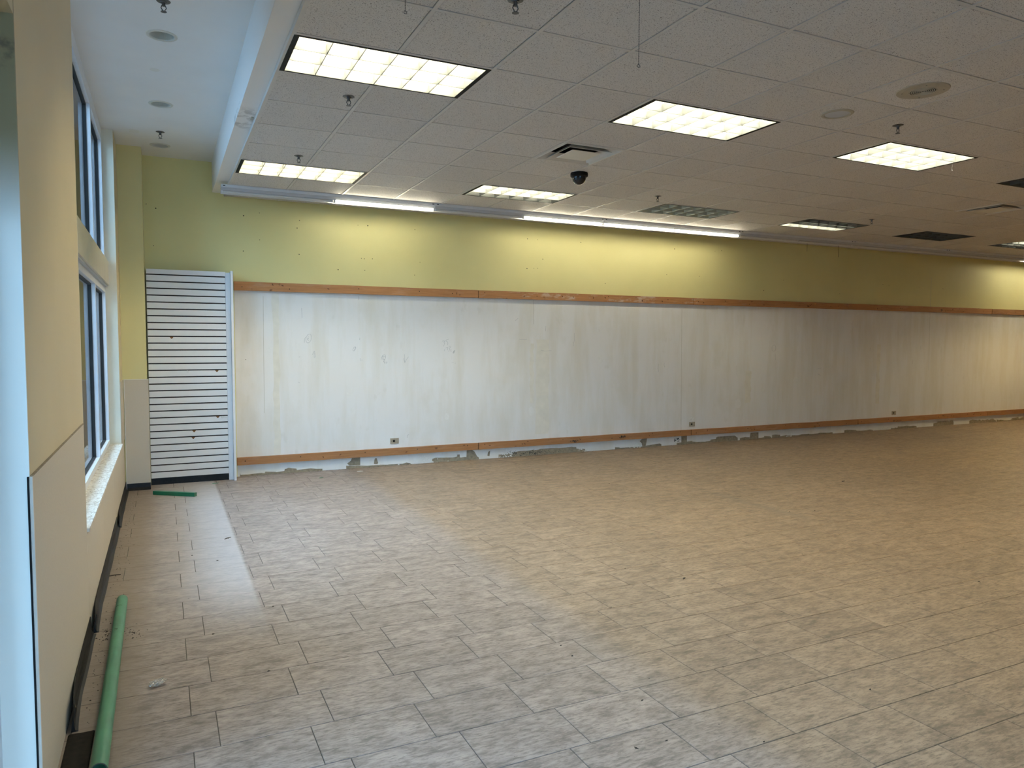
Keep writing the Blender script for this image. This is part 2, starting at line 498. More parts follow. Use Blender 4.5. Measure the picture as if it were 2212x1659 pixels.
# ---- far wall
wall_back = struct('wall_back', MB().box(-0.65, XR + 0.2, YW, YW + 0.2, -0.08, 3.9), 'farwall', 'long far wall, yellow above and bare white drywall below the upper board')
MARKS= [[(1.6591, 1.6499), (1.6512, 1.6297), (1.6397, 1.6137), (1.6265, 1.6045), (1.6134, 1.6035), (1.6025, 1.6107), (1.5955, 1.6251), (1.5934, 1.6446), (1.5965, 1.666), (1.6043, 1.6862), (1.6158, 1.7022), (1.629, 1.7114), (1.6421, 1.7125), (1.653, 1.7053), (1.66, 1.6909), (1.6622, 1.6715), (1.6591, 1.6499)], [(1.5902, 1.6716), (1.5775, 1.6495), (1.5732, 1.6055)], [(1.6173, 1.6855), (1.6253, 1.68)], [(1.6087, 1.6496), (1.617, 1.6662), (1.6278, 1.6635), (1.6195, 1.6469), (1.6113, 1.6414), (1.6274, 1.6332)], [(1.6711, 1.4564), (1.6823, 1.4812), (1.6907, 1.5017), (1.6988, 1.495), (1.7011, 1.4618), (1.7077, 1.4229)], [(1.6911, 1.484), (1.6924, 1.4175)], [(1.5064, 1.4269), (1.5226, 1.434)], [(2.2073, 1.5223), (2.2012, 1.5126), (2.1941, 1.5054), (2.1869, 1.5018), (2.1808, 1.5022), (2.1768, 1.5067), (2.1753, 1.5145), (2.1767, 1.5245), (2.1807, 1.5352), (2.1868, 1.5448), (2.1939, 1.5521), (2.2011, 1.5557), (2.2072, 1.5553), (2.2113, 1.5508), (2.2127, 1.543), (2.2113, 1.533), (2.2073, 1.5223)], [(2.2125, 1.556), (2.1892, 1.5078)], [(2.2594, 1.6668), (2.2668, 1.664), (2.2603, 1.6469), (2.2672, 1.6441)], [(2.2684, 1.4091), (2.2681, 1.3737)], [(2.2826, 1.385), (2.297, 1.3872)], [(2.5982, 1.4149), (2.5938, 1.4018), (2.587, 1.3913), (2.579, 1.385), (2.5709, 1.3839), (2.564, 1.3881), (2.5592, 1.397), (2.5574, 1.4093), (2.5588, 1.423), (2.5632, 1.4361), (2.5699, 1.4466), (2.5779, 1.4529), (2.586, 1.454), (2.593, 1.4498), (2.5977, 1.4409), (2.5996, 1.4287), (2.5982, 1.4149)], [(2.5967, 1.4117), (2.5946, 1.403), (2.5907, 1.3958), (2.5856, 1.3913), (2.58, 1.3902), (2.5748, 1.3925), (2.5708, 1.398), (2.5686, 1.4057), (2.5684, 1.4146), (2.5705, 1.4233), (2.5744, 1.4305), (2.5795, 1.435), (2.5851, 1.4362), (2.5903, 1.4338), (2.5943, 1.4284), (2.5966, 1.4206), (2.5967, 1.4117)], [(2.5428, 1.3874), (2.549, 1.422), (2.5639, 1.445)], [(2.593, 1.3871), (2.5692, 1.3641), (2.5868, 1.3553), (2.6225, 1.359), (2.6045, 1.3377)], [(2.581, 1.3669), (2.5855, 1.3379)], [(2.8548, 1.4564), (2.8557, 1.4084), (2.8578, 1.3469)], [(2.8399, 1.4015), (2.8578, 1.3469)], [(2.8578, 1.3469), (2.8842, 1.3936), (2.9087, 1.4228)], [(3.3806, 1.6294), (3.4016, 1.636), (3.4163, 1.6325), (3.4035, 1.6133), (3.4149, 1.6014), (3.3982, 1.5618)], [(3.47, 1.6597), (3.4367, 1.6458), (3.4316, 1.6338), (3.4558, 1.6206), (3.4608, 1.5967), (3.4525, 1.5798)], [(3.4159, 1.5217), (3.4075, 1.4977)], [(3.4287, 1.5378), (3.4607, 1.5456), (3.4568, 1.5246), (3.4516, 1.5114)], [(3.4761, 1.569), (3.4863, 1.5486)], [(3.5056, 1.5697), (3.4888, 1.5366), (3.4714, 1.4897)], [(3.4959, 1.5185), (3.5081, 1.5167), (3.4984, 1.4975), (3.5106, 1.4932)], [(3.5596, 1.5124), (3.5292, 1.4673), (3.5441, 1.5004), (3.5401, 1.4642), (3.5615, 1.5064), (3.555, 1.4702)], [(3.516, 1.3425), (3.5224, 1.3424)], [(3.5308, 1.3436), (3.5398, 1.3411)], [(3.5611, 1.3348), (3.5682, 1.3323)], [(4.4643, 1.9224), (4.4898, 1.9351), (4.5133, 1.9584)], [(6.9438, 1.2851), (6.9424, 1.2225), (6.9482, 1.1677)], [(7.0591, 1.3035), (7.0548, 1.2761), (7.0651, 1.2367)], [(5.4259, 1.7525), (5.4267, 1.6462), (5.4104, 1.5636)], [(4.9546, 1.8511), (4.9509, 1.7792)], [(4.8749, 1.5096), (4.9361, 1.4915), (5.0489, 1.5002)], [(4.5339, 1.6606), (4.6529, 1.6611)], [(10.3982, 1.1727), (10.4787, 1.174)], [(10.3915, 1.0787), (10.4288, 1.066), (10.4698, 1.0484)], [(9.3905, 1.5289), (9.385, 1.5079), (9.3736, 1.4907), (9.3583, 1.4798), (9.3412, 1.4768), (9.325, 1.4823), (9.3122, 1.4954), (9.3047, 1.5141), (9.3036, 1.5355), (9.3091, 1.5564), (9.3204, 1.5736), (9.3357, 1.5845), (9.3528, 1.5875), (9.369, 1.5821), (9.3818, 1.569), (9.3894, 1.5504), (9.3905, 1.5289)], [(9.3809, 1.4393), (9.3905, 1.3277)], [(13.13, 1.5684), (13.1333, 1.5028)], [(12.9171, 1.3073), (12.9092, 1.229)], [(11.723, 1.5352), (11.7143, 1.485)], [(2.8826, 0.3533), (2.8847, 0.3866), (2.9077, 0.3965)], [(1.5493, 2.0305), (1.551, 1.9108)], [(1.495, 1.1212), (1.5133, 1.1139)]]
SEAMS= [[(7.3857, 2.1458), (7.404, 0.2239)], [(1.0997, 2.1614), (1.0904, 0.7545)], [(4.7513, 2.2181), (4.7601, 1.8778)], [(13.3704, 2.2074), (13.3874, 1.0981)], [(13.3758, 2.8826), (13.3704, 2.2074)], [(2.2573, 2.1959), (2.2568, 2.1491)]]
PATCHES= [[(2.1514, 0.1389), (2.2561, 0.1352), (2.2551, 0.0343), (2.1128, 0.0401), (2.0863, 0.0657), (2.1348, 0.1)], [(2.4508, 0.1113), (2.473, 0.1098), (2.4891, 0.0484), (2.4812, 0.0325), (2.4336, 0.0359), (2.4396, 0.0847)], [(3.7322, 0.1451), (3.8068, 0.1405), (3.8505, 0.1052), (3.8906, 0.0327), (3.7259, 0.0412)], [(3.5905, 0.0847), (3.6273, 0.0847), (3.6297, 0.0476), (3.6456, 0.0373), (3.5904, 0.041)], [(4.0525, 0.0925), (4.0843, 0.1081), (4.0716, 0.0325), (4.0398, 0.0405)], [(6.6632, 0.14), (6.7485, 0.1399), (6.7368, 0.0758), (6.7143, -0.0056), (6.6563, -0.0051), (6.6518, 0.0582), (6.6097, 0.0981)], [(7.4113, 0.1376), (7.5229, 0.1347), (7.5249, 0.0308), (7.6905, 0.0136), (7.6817, -0.0327), (7.4146, -0.0323)], [(8.8661, 0.1105), (9.0395, 0.1109), (9.044, -0.0498), (8.8521, -0.0435), (8.8444, 0.0193)]]
MOLD= [(7.3228, 0.0762), (4.7606, 0.0357), (5.4144, 0.1728), (6.2706, 0.191), (4.4384, 0.052)]
HOLES= [(1.0723, 3.149), (0.8937, 3.1021), (1.5366, 3.095), (1.0698, 2.8304), (0.8839, 2.688), (1.5268, 2.6845), (2.2553, 3.0883), (2.3813, 3.0915), (3.0055, 3.0858), (2.2948, 2.6762), (2.3323, 2.6707), (2.4367, 2.6761), (3.0723, 2.6663), (2.0, 2.5195), (2.337, 2.526), (2.9991, 2.4947), (1.5075, 3.001), (4.6557, 3.0707), (4.8151, 3.0695), (4.6488, 2.6552), (4.7593, 2.6641), (4.8191, 2.6669), (5.5267, 3.0738), (8.1677, 3.1053), (8.0323, 3.0891), (7.225, 3.0788), (7.0799, 2.6724), (7.7224, 2.6743), (4.9002, 2.7993), (5.9555, 2.4959), (9.5343, 2.6857), (9.0881, 2.4977), (10.8906, 2.4965), (12.0104, 2.7032), (12.1747, 2.6974), (13.7303, 2.6846), (13.0261, 2.6871), (-0.0382, 3.114), (-0.0703, 2.6933), (-0.134, 3.1542), (0.8936, 3.1008), (0.8838, 2.6882), (0.8891, 1.4027)]
BITS= [(0.448, 6.308), (3.177, 3.891), (2.473, 2.722), (2.695, 4.854), (4.573, 6.949), (7.137, 5.909), (5.68, 3.563), (4.369, 3.97), (1.909, 2.616), (1.871, 3.289), (1.86, 3.154), (2.42, 3.643), (5.365, 5.037), (5.629, 4.977), (2.927, 2.245), (4.939, 2.986), (0.164, 5.909), (0.57, 4.542), (0.328, 5.69), (0.213, 4.243), (0.43, 3.639), (1.801, 2.3), (1.66, 2.308), (2.152, 2.126), (7.709, 5.427), (13.376, 7.984), (2.071, 9.009), (1.811, 9.586), (2.919, 9.316), (2.939, 4.252)]
def ribbon(pts, w, yoff=0.0006):
    m = MB()
    for (a, b) in zip(pts[:-1], pts[1:]):
        d = Vector((b[0] - a[0], b[1] - a[1])); L = d.length
        if L < 1e-6: continue
        d /= L; nrm = Vector((-d.y, d.x)) * w / 2; e = d * w * 0.3
        q = [(a[0] + nrm.x - e.x, a[1] + nrm.y - e.y), (b[0] + nrm.x + e.x, b[1] + nrm.y + e.y), (b[0] - nrm.x + e.x, b[1] - nrm.y + e.y), (a[0] - nrm.x - e.x, a[1] - nrm.y - e.y)]
        m.prism(q, 1, YW + 0.001, YW - yoff)
    return m
for pts in MARKS:
    obj('pencil_mark', ribbon(pts, 0.0032), 'pencil', wall_back)
for pts in SEAMS:
    obj('drywall_joint', ribbon(pts, 0.006, 0.0008), 'seam', wall_back)
for poly in PATCHES:
    obj('torn_paper_patch', MB().prism(poly, 1, YW + 0.001, YW - 0.0015), 'kraft', wall_back)
hm = MB()
for i, (x, z) in enumerate(HOLES):
    r = (0.005, 0.0075, 0.006)[i % 3]
    hm.prism([(x + r * math.cos(a), z + r * (0.7 + 0.3 * (i % 2)) * math.sin(a)) for a in [k * math.pi / 3 for k in range(6)]], 1, YW + 0.001, YW - 0.001)
tag(obj('nail_holes', hm, 'black', wall_back), kind='stuff')
# plaster dabs over fixings on the white drywall
rd = random.Random(4)
for x in (2.15, 3.42, 4.72, 5.9, 8.6, 9.9):
    for z in (1.85, 1.45, 1.05, 0.68):
        if rd.random() < 0.28 or (3.2 < x < 3.6 and z > 1.3): continue
        cx, cz = x + rd.uniform(-.03, .03), z + rd.uniform(-.08, .08)
        r = rd.uniform(.04, .075)
        poly = [(cx + r * rd.uniform(.7, 1.1) * math.cos(a), cz + r * 1.2 * rd.uniform(.7, 1.1) * math.sin(a)) for a in [k * math.pi / 4 for k in range(8)]]
        obj('filler_dab', MB().prism(poly, 1, YW + 0.001, YW - 0.0007), 'filler', wall_back)
# skimmed joint bands on the drywall
for x0_, w_, za, zb_ in ((1.20, .075, .24, 2.20), (4.80, .21, .30, 1.66), (4.70, .06, .75, 1.60), (8.72, .13, .62, 1.15), (11.9, .10, .5, 1.6)):
    n_ = 16; lf, rt = [], []
    for k in range(n_ + 1):
        z_ = za + (zb_ - za) * k / n_
        lf.append((x0_ + rd.uniform(-.012, .012), z_)); rt.append((x0_ + w_ + rd.uniform(-.014, .014), z_))
    m = MB()
    for k in range(n_): m.prism([lf[k], rt[k], rt[k + 1], lf[k + 1]], 1, YW + 0.001, YW - 0.0005)
    obj('filler_band', m, 'joint_filler', wall_back)
# torn paper strip where the old baseboard was pulled off
x = 0.80
rd = random.Random(12)
while x < 17.5:
    L = rd.uniform(0.5, 1.5)
    top = []
    xx = x
    z = rd.uniform(.03, .06)
    while xx < x + L:
        top.append((xx, z)); st = rd.uniform(.02, .14)
        if rd.random() < .35: z = min(.085, max(.016, z + rd.uniform(-.03, .03))); top.append((xx + 0.006, z))
        xx += st; z = min(.085, max(.014, z + rd.uniform(-.012, .012)))
    top.append((x + L, z * .6))
    poly = [(x - .02, 0.0)] + top + [(x + L + .03, 0.0)]
    m = MB()
    for a, b in zip(top[:-1], top[1:]):
        if b[0] - a[0] < 1e-5: continue
        m.prism([(a[0], 0.0), (b[0], 0.0), b, a], 1, YW + 0.001, YW - 0.002)
    obj('torn_paper_strip', m, 'kraft', wall_back)
    x += L + rd.choice((.02, .05, .3, .5))
# crumbled plaster
for cx, cz, w_, h_ in ((4.33, .05, .10, .10), (3.1, .06, .22, .09), (6.55, .03, .14, .05), (5.65, .03, .12, .04), (9.75, .05, .10, .07), (7.62, .40, .05, .045), (12.2, .03, .15, .03)):
    m = MB()
    for k in range(46):
        x_, z_ = cx + rd.gauss(0, w_ / 2), max(.004, cz + rd.gauss(0, h_ / 2)); s_ = rd.uniform(.005, .016)
        m.prism([(x_ + s_ * rd.uniform(.6, 1.2) * math.cos(a), z_ + s_ * rd.uniform(.6, 1.2) * math.sin(a)) for a in [j * 2 * math.pi / 5 for j in range(5)]], 1, YW + 0.001, YW - rd.uniform(.001, .004))
    tag(obj('crumbled_plaster', m, 'gypsum', wall_back), kind='stuff')
BOARD_MOULD = []
for (cx, cz), w_ in zip(MOLD, (.05, .13, .03, .03, .04)):
    m = MB()
    for k in range(110 if w_ > .1 else 40):
        x_, z_ = cx + rd.gauss(0, w_), cz + rd.gauss(0, min(w_, .05) * .35); s_ = rd.uniform(.002, .008)
        z_ = max(.006, z_); yo = YW
        if z_ > 0.13 and cz < 0.13: z_ = 0.12
        if cz > 0.13: yo = YW - 0.038; z_ = min(.225, max(.146, z_))
        m.prism([(x_ + s_ * rd.uniform(.5, 1.3) * math.cos(a), z_ + s_ * rd.uniform(.5, 1.3) * math.sin(a)) for a in [j * 2 * math.pi / 6 for j in range(6)]], 1, yo + 0.001, yo - 0.0025)
    if cz > 0.13: BOARD_MOULD.append(m)
    else: tag(obj('mould_spots', m, 'mould', wall_back), kind='stuff')

# ---- remaining walls (right and behind the camera)
struct('wall_right', MB().box(XR, XR + 0.2, YB, YW, -0.08, 3.9), 'white_wall', 'plain side wall far to the right')
struct('wall_front', MB().box(-0.65, FX0, YB - 0.2, YB, -0.08, 3.9).box(FX1, XR + 0.2, YB - 0.2, YB, -0.08, 3.9).box(FX0, FX1, YB - 0.2, YB, -0.08, FZ0).box(FX0, FX1, YB - 0.2, YB, FZ1, 3.9), 'white_wall', 'plain wall behind the viewer')

# ---- window wall
m = MB().box(-0.65, XL, YB, -1.2, -0.08, 0.565).box(-0.65, XL, 2.79, YW, -0.08, 0.565)
piers = [(2.79, 4.55), (8.26, YW), (YB, -1.2)]
for a, b in piers: m.box(-0.65, XL, a, b, 0.565, 3.75)
m.box(-0.65, XL, -1.2, 2.79, 2.63, 3.75); m.box(-0.65, -0.50, -1.2, 2.79, 2.17, 2.63)
wall_left = struct('wall_left', m, 'yellow', 'yellow window wall with piers and beige wainscot panels on the left')
obj('corner_column', MB().box(XL, -0.165, 8.83, YW, 0, H2), 'lemon', wall_left)
obj('window_reveal', MB().box(-0.503, XL + 0.0005, 8.252, 8.262, 0.585, H2), 'cream', wall_left)
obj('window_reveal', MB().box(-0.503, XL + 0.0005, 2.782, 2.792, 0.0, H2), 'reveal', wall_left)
obj('window_reveal', MB().box(-0.503, XL + 0.0005, 4.548, 4.556, 0.585, H2), 'cream', wall_left)
wx0, wx1 = XL, -0.3935
gap = 0.0018
def wpanel(y0, y1, z0, z1):
    return obj('wainscot_panel', MB().box(wx0, wx1, y0 + gap, y1 - gap, z0, z1), 'wains', wall_left)
wpanel(2.80, 4.50, 0.0, 1.165)
wpanel(4.50, 5.63, 0.0, 0.563); wpanel(5.63, 6.93, 0.0, 0.563); wpanel(6.93, 8.18, 0.0, 0.563)
wpanel(8.18, 8.62, 0.0, 0.563)
wpanel(8.262, 8.828, 0.565, 1.205)
wpanel(YB, -1.2, 0, 1.165)
obj('wainscot_panel', MB().box(-0.384, -0.166, 8.818, 8.830, 0.0, 1.203), 'wains', wall_left)
obj('wainscot_panel', MB().box(-0.165, -0.153, 8.82, 9.0, 0.0, 1.203), 'wains', wall_left)
# edge trims of the panels
obj('panel_trim', MB().box(wx0, wx1 + 0.001, 2.788, 2.801, 0.0, 1.166), 'wains_trim', wall_left)
obj('panel_trim', MB().box(wx0, wx1 + 0.001, 2.80, 4.50, 1.165, 1.169), 'kraft', wall_left)
obj('panel_trim', MB().box(-0.386, -0.152, 8.815, 8.830, 1.200, 1.207), 'wains_trim', wall_left)
obj('panel_trim', MB().box(-0.388, -0.381, 8.815, 8.830, 0.0, 1.207), 'wains_trim', wall_left)
obj('panel_trim', MB().box(-0.4062, -0.4005, 2.7765, 2.7835, 0.0, 1.168), 'black', wall_left)  # dark gap at the panel edge, its shade put in as a black strip
# sill boards
sill_lbl = ['dusty white window sill board littered with dirt', 'window sill board behind the viewer', 'farthest window sill board behind the viewer']
for n_, (a, b) in enumerate(WIN):
    if n_ == 1: continue
    m = MB().box(-0.60, -0.384, a, b, 0.5655, 0.585)
    struct('trim_%d' % (n_ + 3), m, 'sill', sill_lbl[n_])

# windows: an upper and a lower light in each opening
wn = 0
def window(y0, y1, z0, z1, mull, head, foot, label):
    global wn
    wn += 1
    w = link('window_%d' % wn, None); tag(w, label, None, None, 'structure')
    xa, xb = -0.60, -0.50
    jw = 0.05
    obj('head_rail', MB().box(xa, xb, y0, y1, z1 - head, z1), 'alu', w)
    obj('sill_rail', MB().box(xa, xb, y0, y1, z0, z0 + foot), 'alu', w)
    obj('jamb', MB().box(xa, xb, y0, y0 + jw, z0 + foot, z1 - head), 'alu', w)
    obj('jamb', MB().box(xa, xb, y1 - jw, y1, z0 + foot, z1 - head), 'alu', w)
    edges = [y0 + jw] + [v for mm in mull for v in (mm - 0.025, mm + 0.025)] + [y1 - jw]
    for mm in mull:
        obj('mullion', MB().box(xa, xb, mm - 0.025, mm + 0.025, z0 + foot, z1 - head), 'alu', w)
    for a, b in zip(edges[0::2], edges[1::2]):
        p = obj('pane', MB().box(-0.549, -0.543, a, b, z0 + foot, z1 - head), 'glass', w)
        g = MB(); q = 0.004
        zz0, zz1 = z0 + foot, z1 - head
        g.box(-0.553, -0.529, a, a + q, zz0, zz1); g.box(-0.553, -0.529, b - q, b, zz0, zz1)
        g.box(-0.553, -0.529, a, b, zz0, zz0 + q); g.box(-0.553, -0.529, a, b, zz1 - 0.012, zz1)
        obj('gasket', g, 'gasket', p)
    return w
for n_, (a, b) in enumerate(WIN):
    mull = [7.045] if n_ == 0 else [a + (b - a) / 3, a + 2 * (b - a) / 3]
    if n_ != 1: window(a, b, 2.38, H2, mull, 0.12, 0.06, ['upper window beyond the near pier', 'upper window left of the viewer', 'upper window behind the viewer'][n_])
    window(a, b, 0.0 if n_ == 1 else 0.585, 2.17, mull, 0.075, 0.05, ['lower window above the dusty sill', 'lower window left of the viewer', 'lower window behind the viewer'][n_])
    if n_ == 1: continue
    sp_ = struct('trim_%d' % (n_ + 6), MB().box(-0.60, -0.464, a + 0.002, b - 0.008, 2.165, 2.395), 'spandrel', ['cream metal cover box between upper and lower window', 'cover box between windows left of the viewer', 'cover box between windows behind the viewer'][n_])
    obj('end_cap', MB().box(-0.60, -0.462, b - 0.030, b - 0.022, 2.163, 2.397), 'alu', sp_)
    obj('blind_track', MB().box(-0.525, -0.478, a + 0.01, b - 0.04, 2.150, 2.166), 'greymetal', sp_)
w = link('window_%d' % (wn + 1), None); tag(w, 'unseen glazed shopfront added behind the viewer for daylight', None, None, 'structure')
fm = MB()
obj('head_rail', MB().box(FX0, FX1, YB - 0.14, YB - 0.04, FZ1 - 0.06, FZ1), 'alu', w)
obj('sill_rail', MB().box(FX0, FX1, YB - 0.14, YB - 0.04, FZ0, FZ0 + 0.06), 'alu', w)
xs_ = [FX0 + k * (FX1 - FX0) / 3 for k in range(4)]
for k, x in enumerate(xs_):
    obj('jamb' if k in (0, 3) else 'mullion', MB().box(max(FX0, x - 0.025), min(FX1, x + 0.025), YB - 0.14, YB - 0.04, FZ0 + 0.06, FZ1 - 0.06), 'alu', w)
for a, b in zip(xs_[:-1], xs_[1:]):
    obj('pane', MB().box(a + 0.025, b - 0.025, YB - 0.093, YB - 0.087, FZ0 + 0.06, FZ1 - 0.06), 'glass', w)
# ground outside and the facade across the street
struct('opposite_building', MB().box(-17, -15, -40, 70, -0.12, 7.5), 'facade', 'grey facade across the street, seen only through the glass')
struct('pavement', MB().box(-15, -0.66, -40, 70, -0.3, -0.12).box(-0.66, 60, -40, YB - 0.21, -0.3, -0.12), 'pavement', 'grey pavement outside the windows')

# ---- cove base along the window wall, in peeling lengths
bl = struct('baseboard_left', MB().box(-0.3935, -0.3915, 3.40, 8.815, 0.0, 0.004), 'vinyl', 'black vinyl cove base peeling off the window wall')
def cove(y0, y1, peel):
    # profile vertical face and curved toe; the near end (y0) leans away from the wall
    n = 26; m = MB()
    prof = [(0.0, 0.102), (0.003, 0.102), (0.0045, 0.05), (0.006, 0.022), (0.014, 0.007), (0.026, 0.002), (0.026, 0.0005), (0.0, 0.0005)]
    rows = []
    for i in range(n + 1):
        y = y0 + (y1 - y0) * i / n
        k = math.exp(-(y - y0) / 0.16) * peel
        wob = 0.003 * math.sin(y * 5.0)
        rows.append([(-0.3930 + d + k * (0.4 + 0.6 * (z / 0.10)) * 1.0 + (abs(wob) if z < .05 else 0), y, z) for d, z in prof])
    np_ = len(prof)
    vs = [p for r in rows for p in r]
    fs = []
    for i in range(n):
        for j in range(np_):
            fs.append((i * np_ + j, i * np_ + (j + 1) % np_, (i + 1) * np_ + (j + 1) % np_, (i + 1) * np_ + j))
    fs.append(tuple(range(np_))); fs.append(tuple(range(n * np_, (n + 1) * np_)))
    m.add(vs, fs)
    return obj('cove_base_length', m, 'vinyl', bl)
cove(3.40, 4.52, 0.035); cove(4.54, 7.06, 0.028); cove(7.08, 8.81, 0.022)
struct('baseboard_back', MB().prism([(8.817, 0.075), (8.812, 0.075), (8.810, 0.03), (8.795, 0.002), (8.817, 0.0005)], 0, -0.382, -0.152), 'vinyl', 'short black cove base around the corner column')
# loose length lying face down where the base is missing
m = MB()
m.prism([(-0.384, 0.0008), (-0.378, 0.006), (-0.33, 0.0035), (-0.292, 0.004), (-0.288, 0.0008)], 1, 2.62, 3.375)
tag(obj('fallen_vinyl_strip', m, 'dirty_vinyl'), 'dusty black vinyl strip lying flat between the pier and the green pipe', 'vinyl strip')

# ---- plaster ceiling along the windows, with holes for three recessed lamps
CANS = [(0.040, 5.606), (0.030, 7.192), (0.018, 8.676)]
m = MB()
x0, x1 = -0.65, 0.56
ys = [YB]
for cx, cy in CANS: ys += [cy - 0.15, cy + 0.15]
ys.append(YW)
for a, b in zip(ys[0::2], ys[1::2]): m.box(x0, x1, a, b, H2, H2 + 0.02)
for cx, cy in CANS:
    m.box(x0, cx - 0.15, cy - 0.15, cy + 0.15, H2, H2 + 0.02); m.box(cx + 0.15, x1, cy - 0.15, cy + 0.15, H2, H2 + 0.02)
    n = 32; rr = 0.082
    sq = []; ci = []
    for k in range(n):
        a = 2 * math.pi * k / n; c_, s_ = math.cos(a), math.sin(a); f_ = 0.15 / max(abs(c_), abs(s_))
        sq.append((cx + f_ * c_, cy + f_ * s_, H2)); ci.append((cx + rr * c_, cy + rr * s_, H2))
    m.add(sq + ci, [(k, (k + 1) % n, n + (k + 1) % n, n + k) for k in range(n)])
m.box(x0, x1, YB, YW, H2 + 0.30, H2 + 0.34)
ceil2 = struct('ceiling.001', m, 'plaster', 'smooth white plaster ceiling strip along the windows')
obj('filled_hole', MB().lathe([(0.0, -0.0012), (0.035, -0.0012), (0.036, 0.001)], 20, (-0.01, 6.322, H2)), 'white_wall', ceil2)
obj('filler_square', MB().box(-0.255, -0.165, 8.15, 8.26, H2 - 0.0012, H2 + 0.001), 'white_wall', ceil2)
bulk = struct('trim_1', MB().box(0.555, GX, YB, YW, 3.345, H2 + 0.1), 'bulkhead', 'white plaster bulkhead between plaster and tiled ceilings')
obj('metal_clip', MB().box(0.655, 0.672, 6.02, 6.10, 3.338, 3.347), 'beigeplastic', bulk)
struct('trim_2', MB().prism([(0.679, 3.348), (0.679, H - 0.001), (0.703, H - 0.001), (0.703, H + 0.001), (0.682, H + 0.001), (0.682, 3.348)], 1, YB, YW), 'tee', 'white metal edge angle of the tiled ceiling')

# ---- tiled ceiling
NI, J0, J1 = 42, -13, 9
ceiling = struct('ceiling', MB().box(GX, XR, YB, YW, H + 0.22, H + 0.30), 'white_wall', 'suspended ceiling of square fissured tiles in a white grid')
TROFF = [(i, 5) for i in range(0, 28, 4)] + [(i, 0) for i in range(0, 24, 4)] + [(12, -5), (16, -5), (20, -5), (4, -5), (8, -10)]
VENTS = [(4, 2), (14, 2)]
SKIP = set(VENTS)
for i, j in TROFF: SKIP |= {(i, j), (i + 1, j)}
SPEAK = (6, -2); SPOT = (6, -1)
th = G / 2 - 0.0125
def ctile(w, d):
    a, b = w / 2, d / 2; e = 0.006
    m = MB()
    m.add([(-a, -b, 0.006), (a, -b, 0.006), (a, b, 0.006), (-a, b, 0.006), (-a + e, -b + e, 0.001), (a - e, -b + e, 0.001), (a - e, b - e, 0.001), (-a + e, b - e, 0.001),
           (-a, -b, 0.02), (a, -b, 0.02), (a, b, 0.02), (-a, b, 0.02)],
          [(4, 7, 6, 5), (0, 4, 5, 1), (1, 5, 6, 2), (2, 6, 7, 3), (3, 7, 4, 0), (8, 0, 1, 9), (9, 1, 2, 10), (10, 2, 3, 11), (11, 3, 0, 8), (8, 9, 10, 11)])
    return m
ct_full = None
cand = []; rest = MB()
for i in range(0, NI):
    for j in range(J0, J1):
        if (i, j) in SKIP: continue
        x0, x1 = GX + i * G + 0.0125, min(GX + (i + 1) * G - 0.0125, XR)
        y0, y1 = max(GY + j * G + 0.0125, YB), min(GY + (j + 1) * G - 0.0125, YW - 0.002)
        if x1 - x0 < .03 or y1 - y0 < .03: continue
        cx, cy = (x0 + x1) / 2, (y0 + y1) / 2
        cs = [px((x, y, H)) for x in (x0, x1) for y in (y0, y1)]
        vis = any(c and -5 < c[0] < 2217 and -5 < c[1] < 1660 for c in cs) and y0 < 8.62
        area = 0
        if vis:
            c = px((cx, cy, H)); area = 1 / max(.1, (Vector((cx, cy, H)) - Vector((0, 0, CAM_Z))).length ** 3)
        cand.append((area, cx, cy, x1 - x0, y1 - y0))
cand.sort(reverse=True)
for n_, (area, cx, cy, w, d) in enumerate(cand):
    if area > 0 and n_ < 300:
        if abs(w - 2 * th) < 1e-4 and abs(d - 2 * th) < 1e-4:
            if not ct_full: ct_full = ctile(w, d).mesh('ceiling_tile', 'acoustic')
            me = ct_full
        else: me = ctile(w, d).mesh('ceiling_tile', 'acoustic')
        link('ceiling_tile', me, ceiling, (cx, cy, H), (random.uniform(-.001, .001), random.uniform(-.001, .001), 0))
    else:
        tm = ctile(w, d); rest.add([(v[0] + cx, v[1] + cy, v[2] + H) for v in tm.v], tm.f)
tag(obj('distant_ceiling_tiles', rest, 'acoustic', ceiling), kind='stuff')
def tee(x0, x1, y0, y1, drop):
    return MB().box(x0, x1, y0, y1, H - drop, H + 0.004)
for i in range(1, NI):
    x = GX + i * G
    cuts = sorted(GY + j * G for (ti, j) in TROFF if ti + 1 == i)
    m = MB(); ya = YB
    for c_ in cuts:
        m.box(x - 0.012, x + 0.012, ya, c_ + 0.004, H - 0.0012, H + 0.004); ya = c_ + G - 0.004
    m.box(x - 0.012, x + 0.012, ya, YW, H - 0.0012, H + 0.004)
    obj('ceiling_tee', m, 'tee', ceiling)
blocked = {}
for j in range(J0 + 1, J1):
    y = GY + j * G
    obj('ceiling_tee', tee(GX, XR, y - 0.012, y + 0.012, 0.0006), 'tee', ceiling)

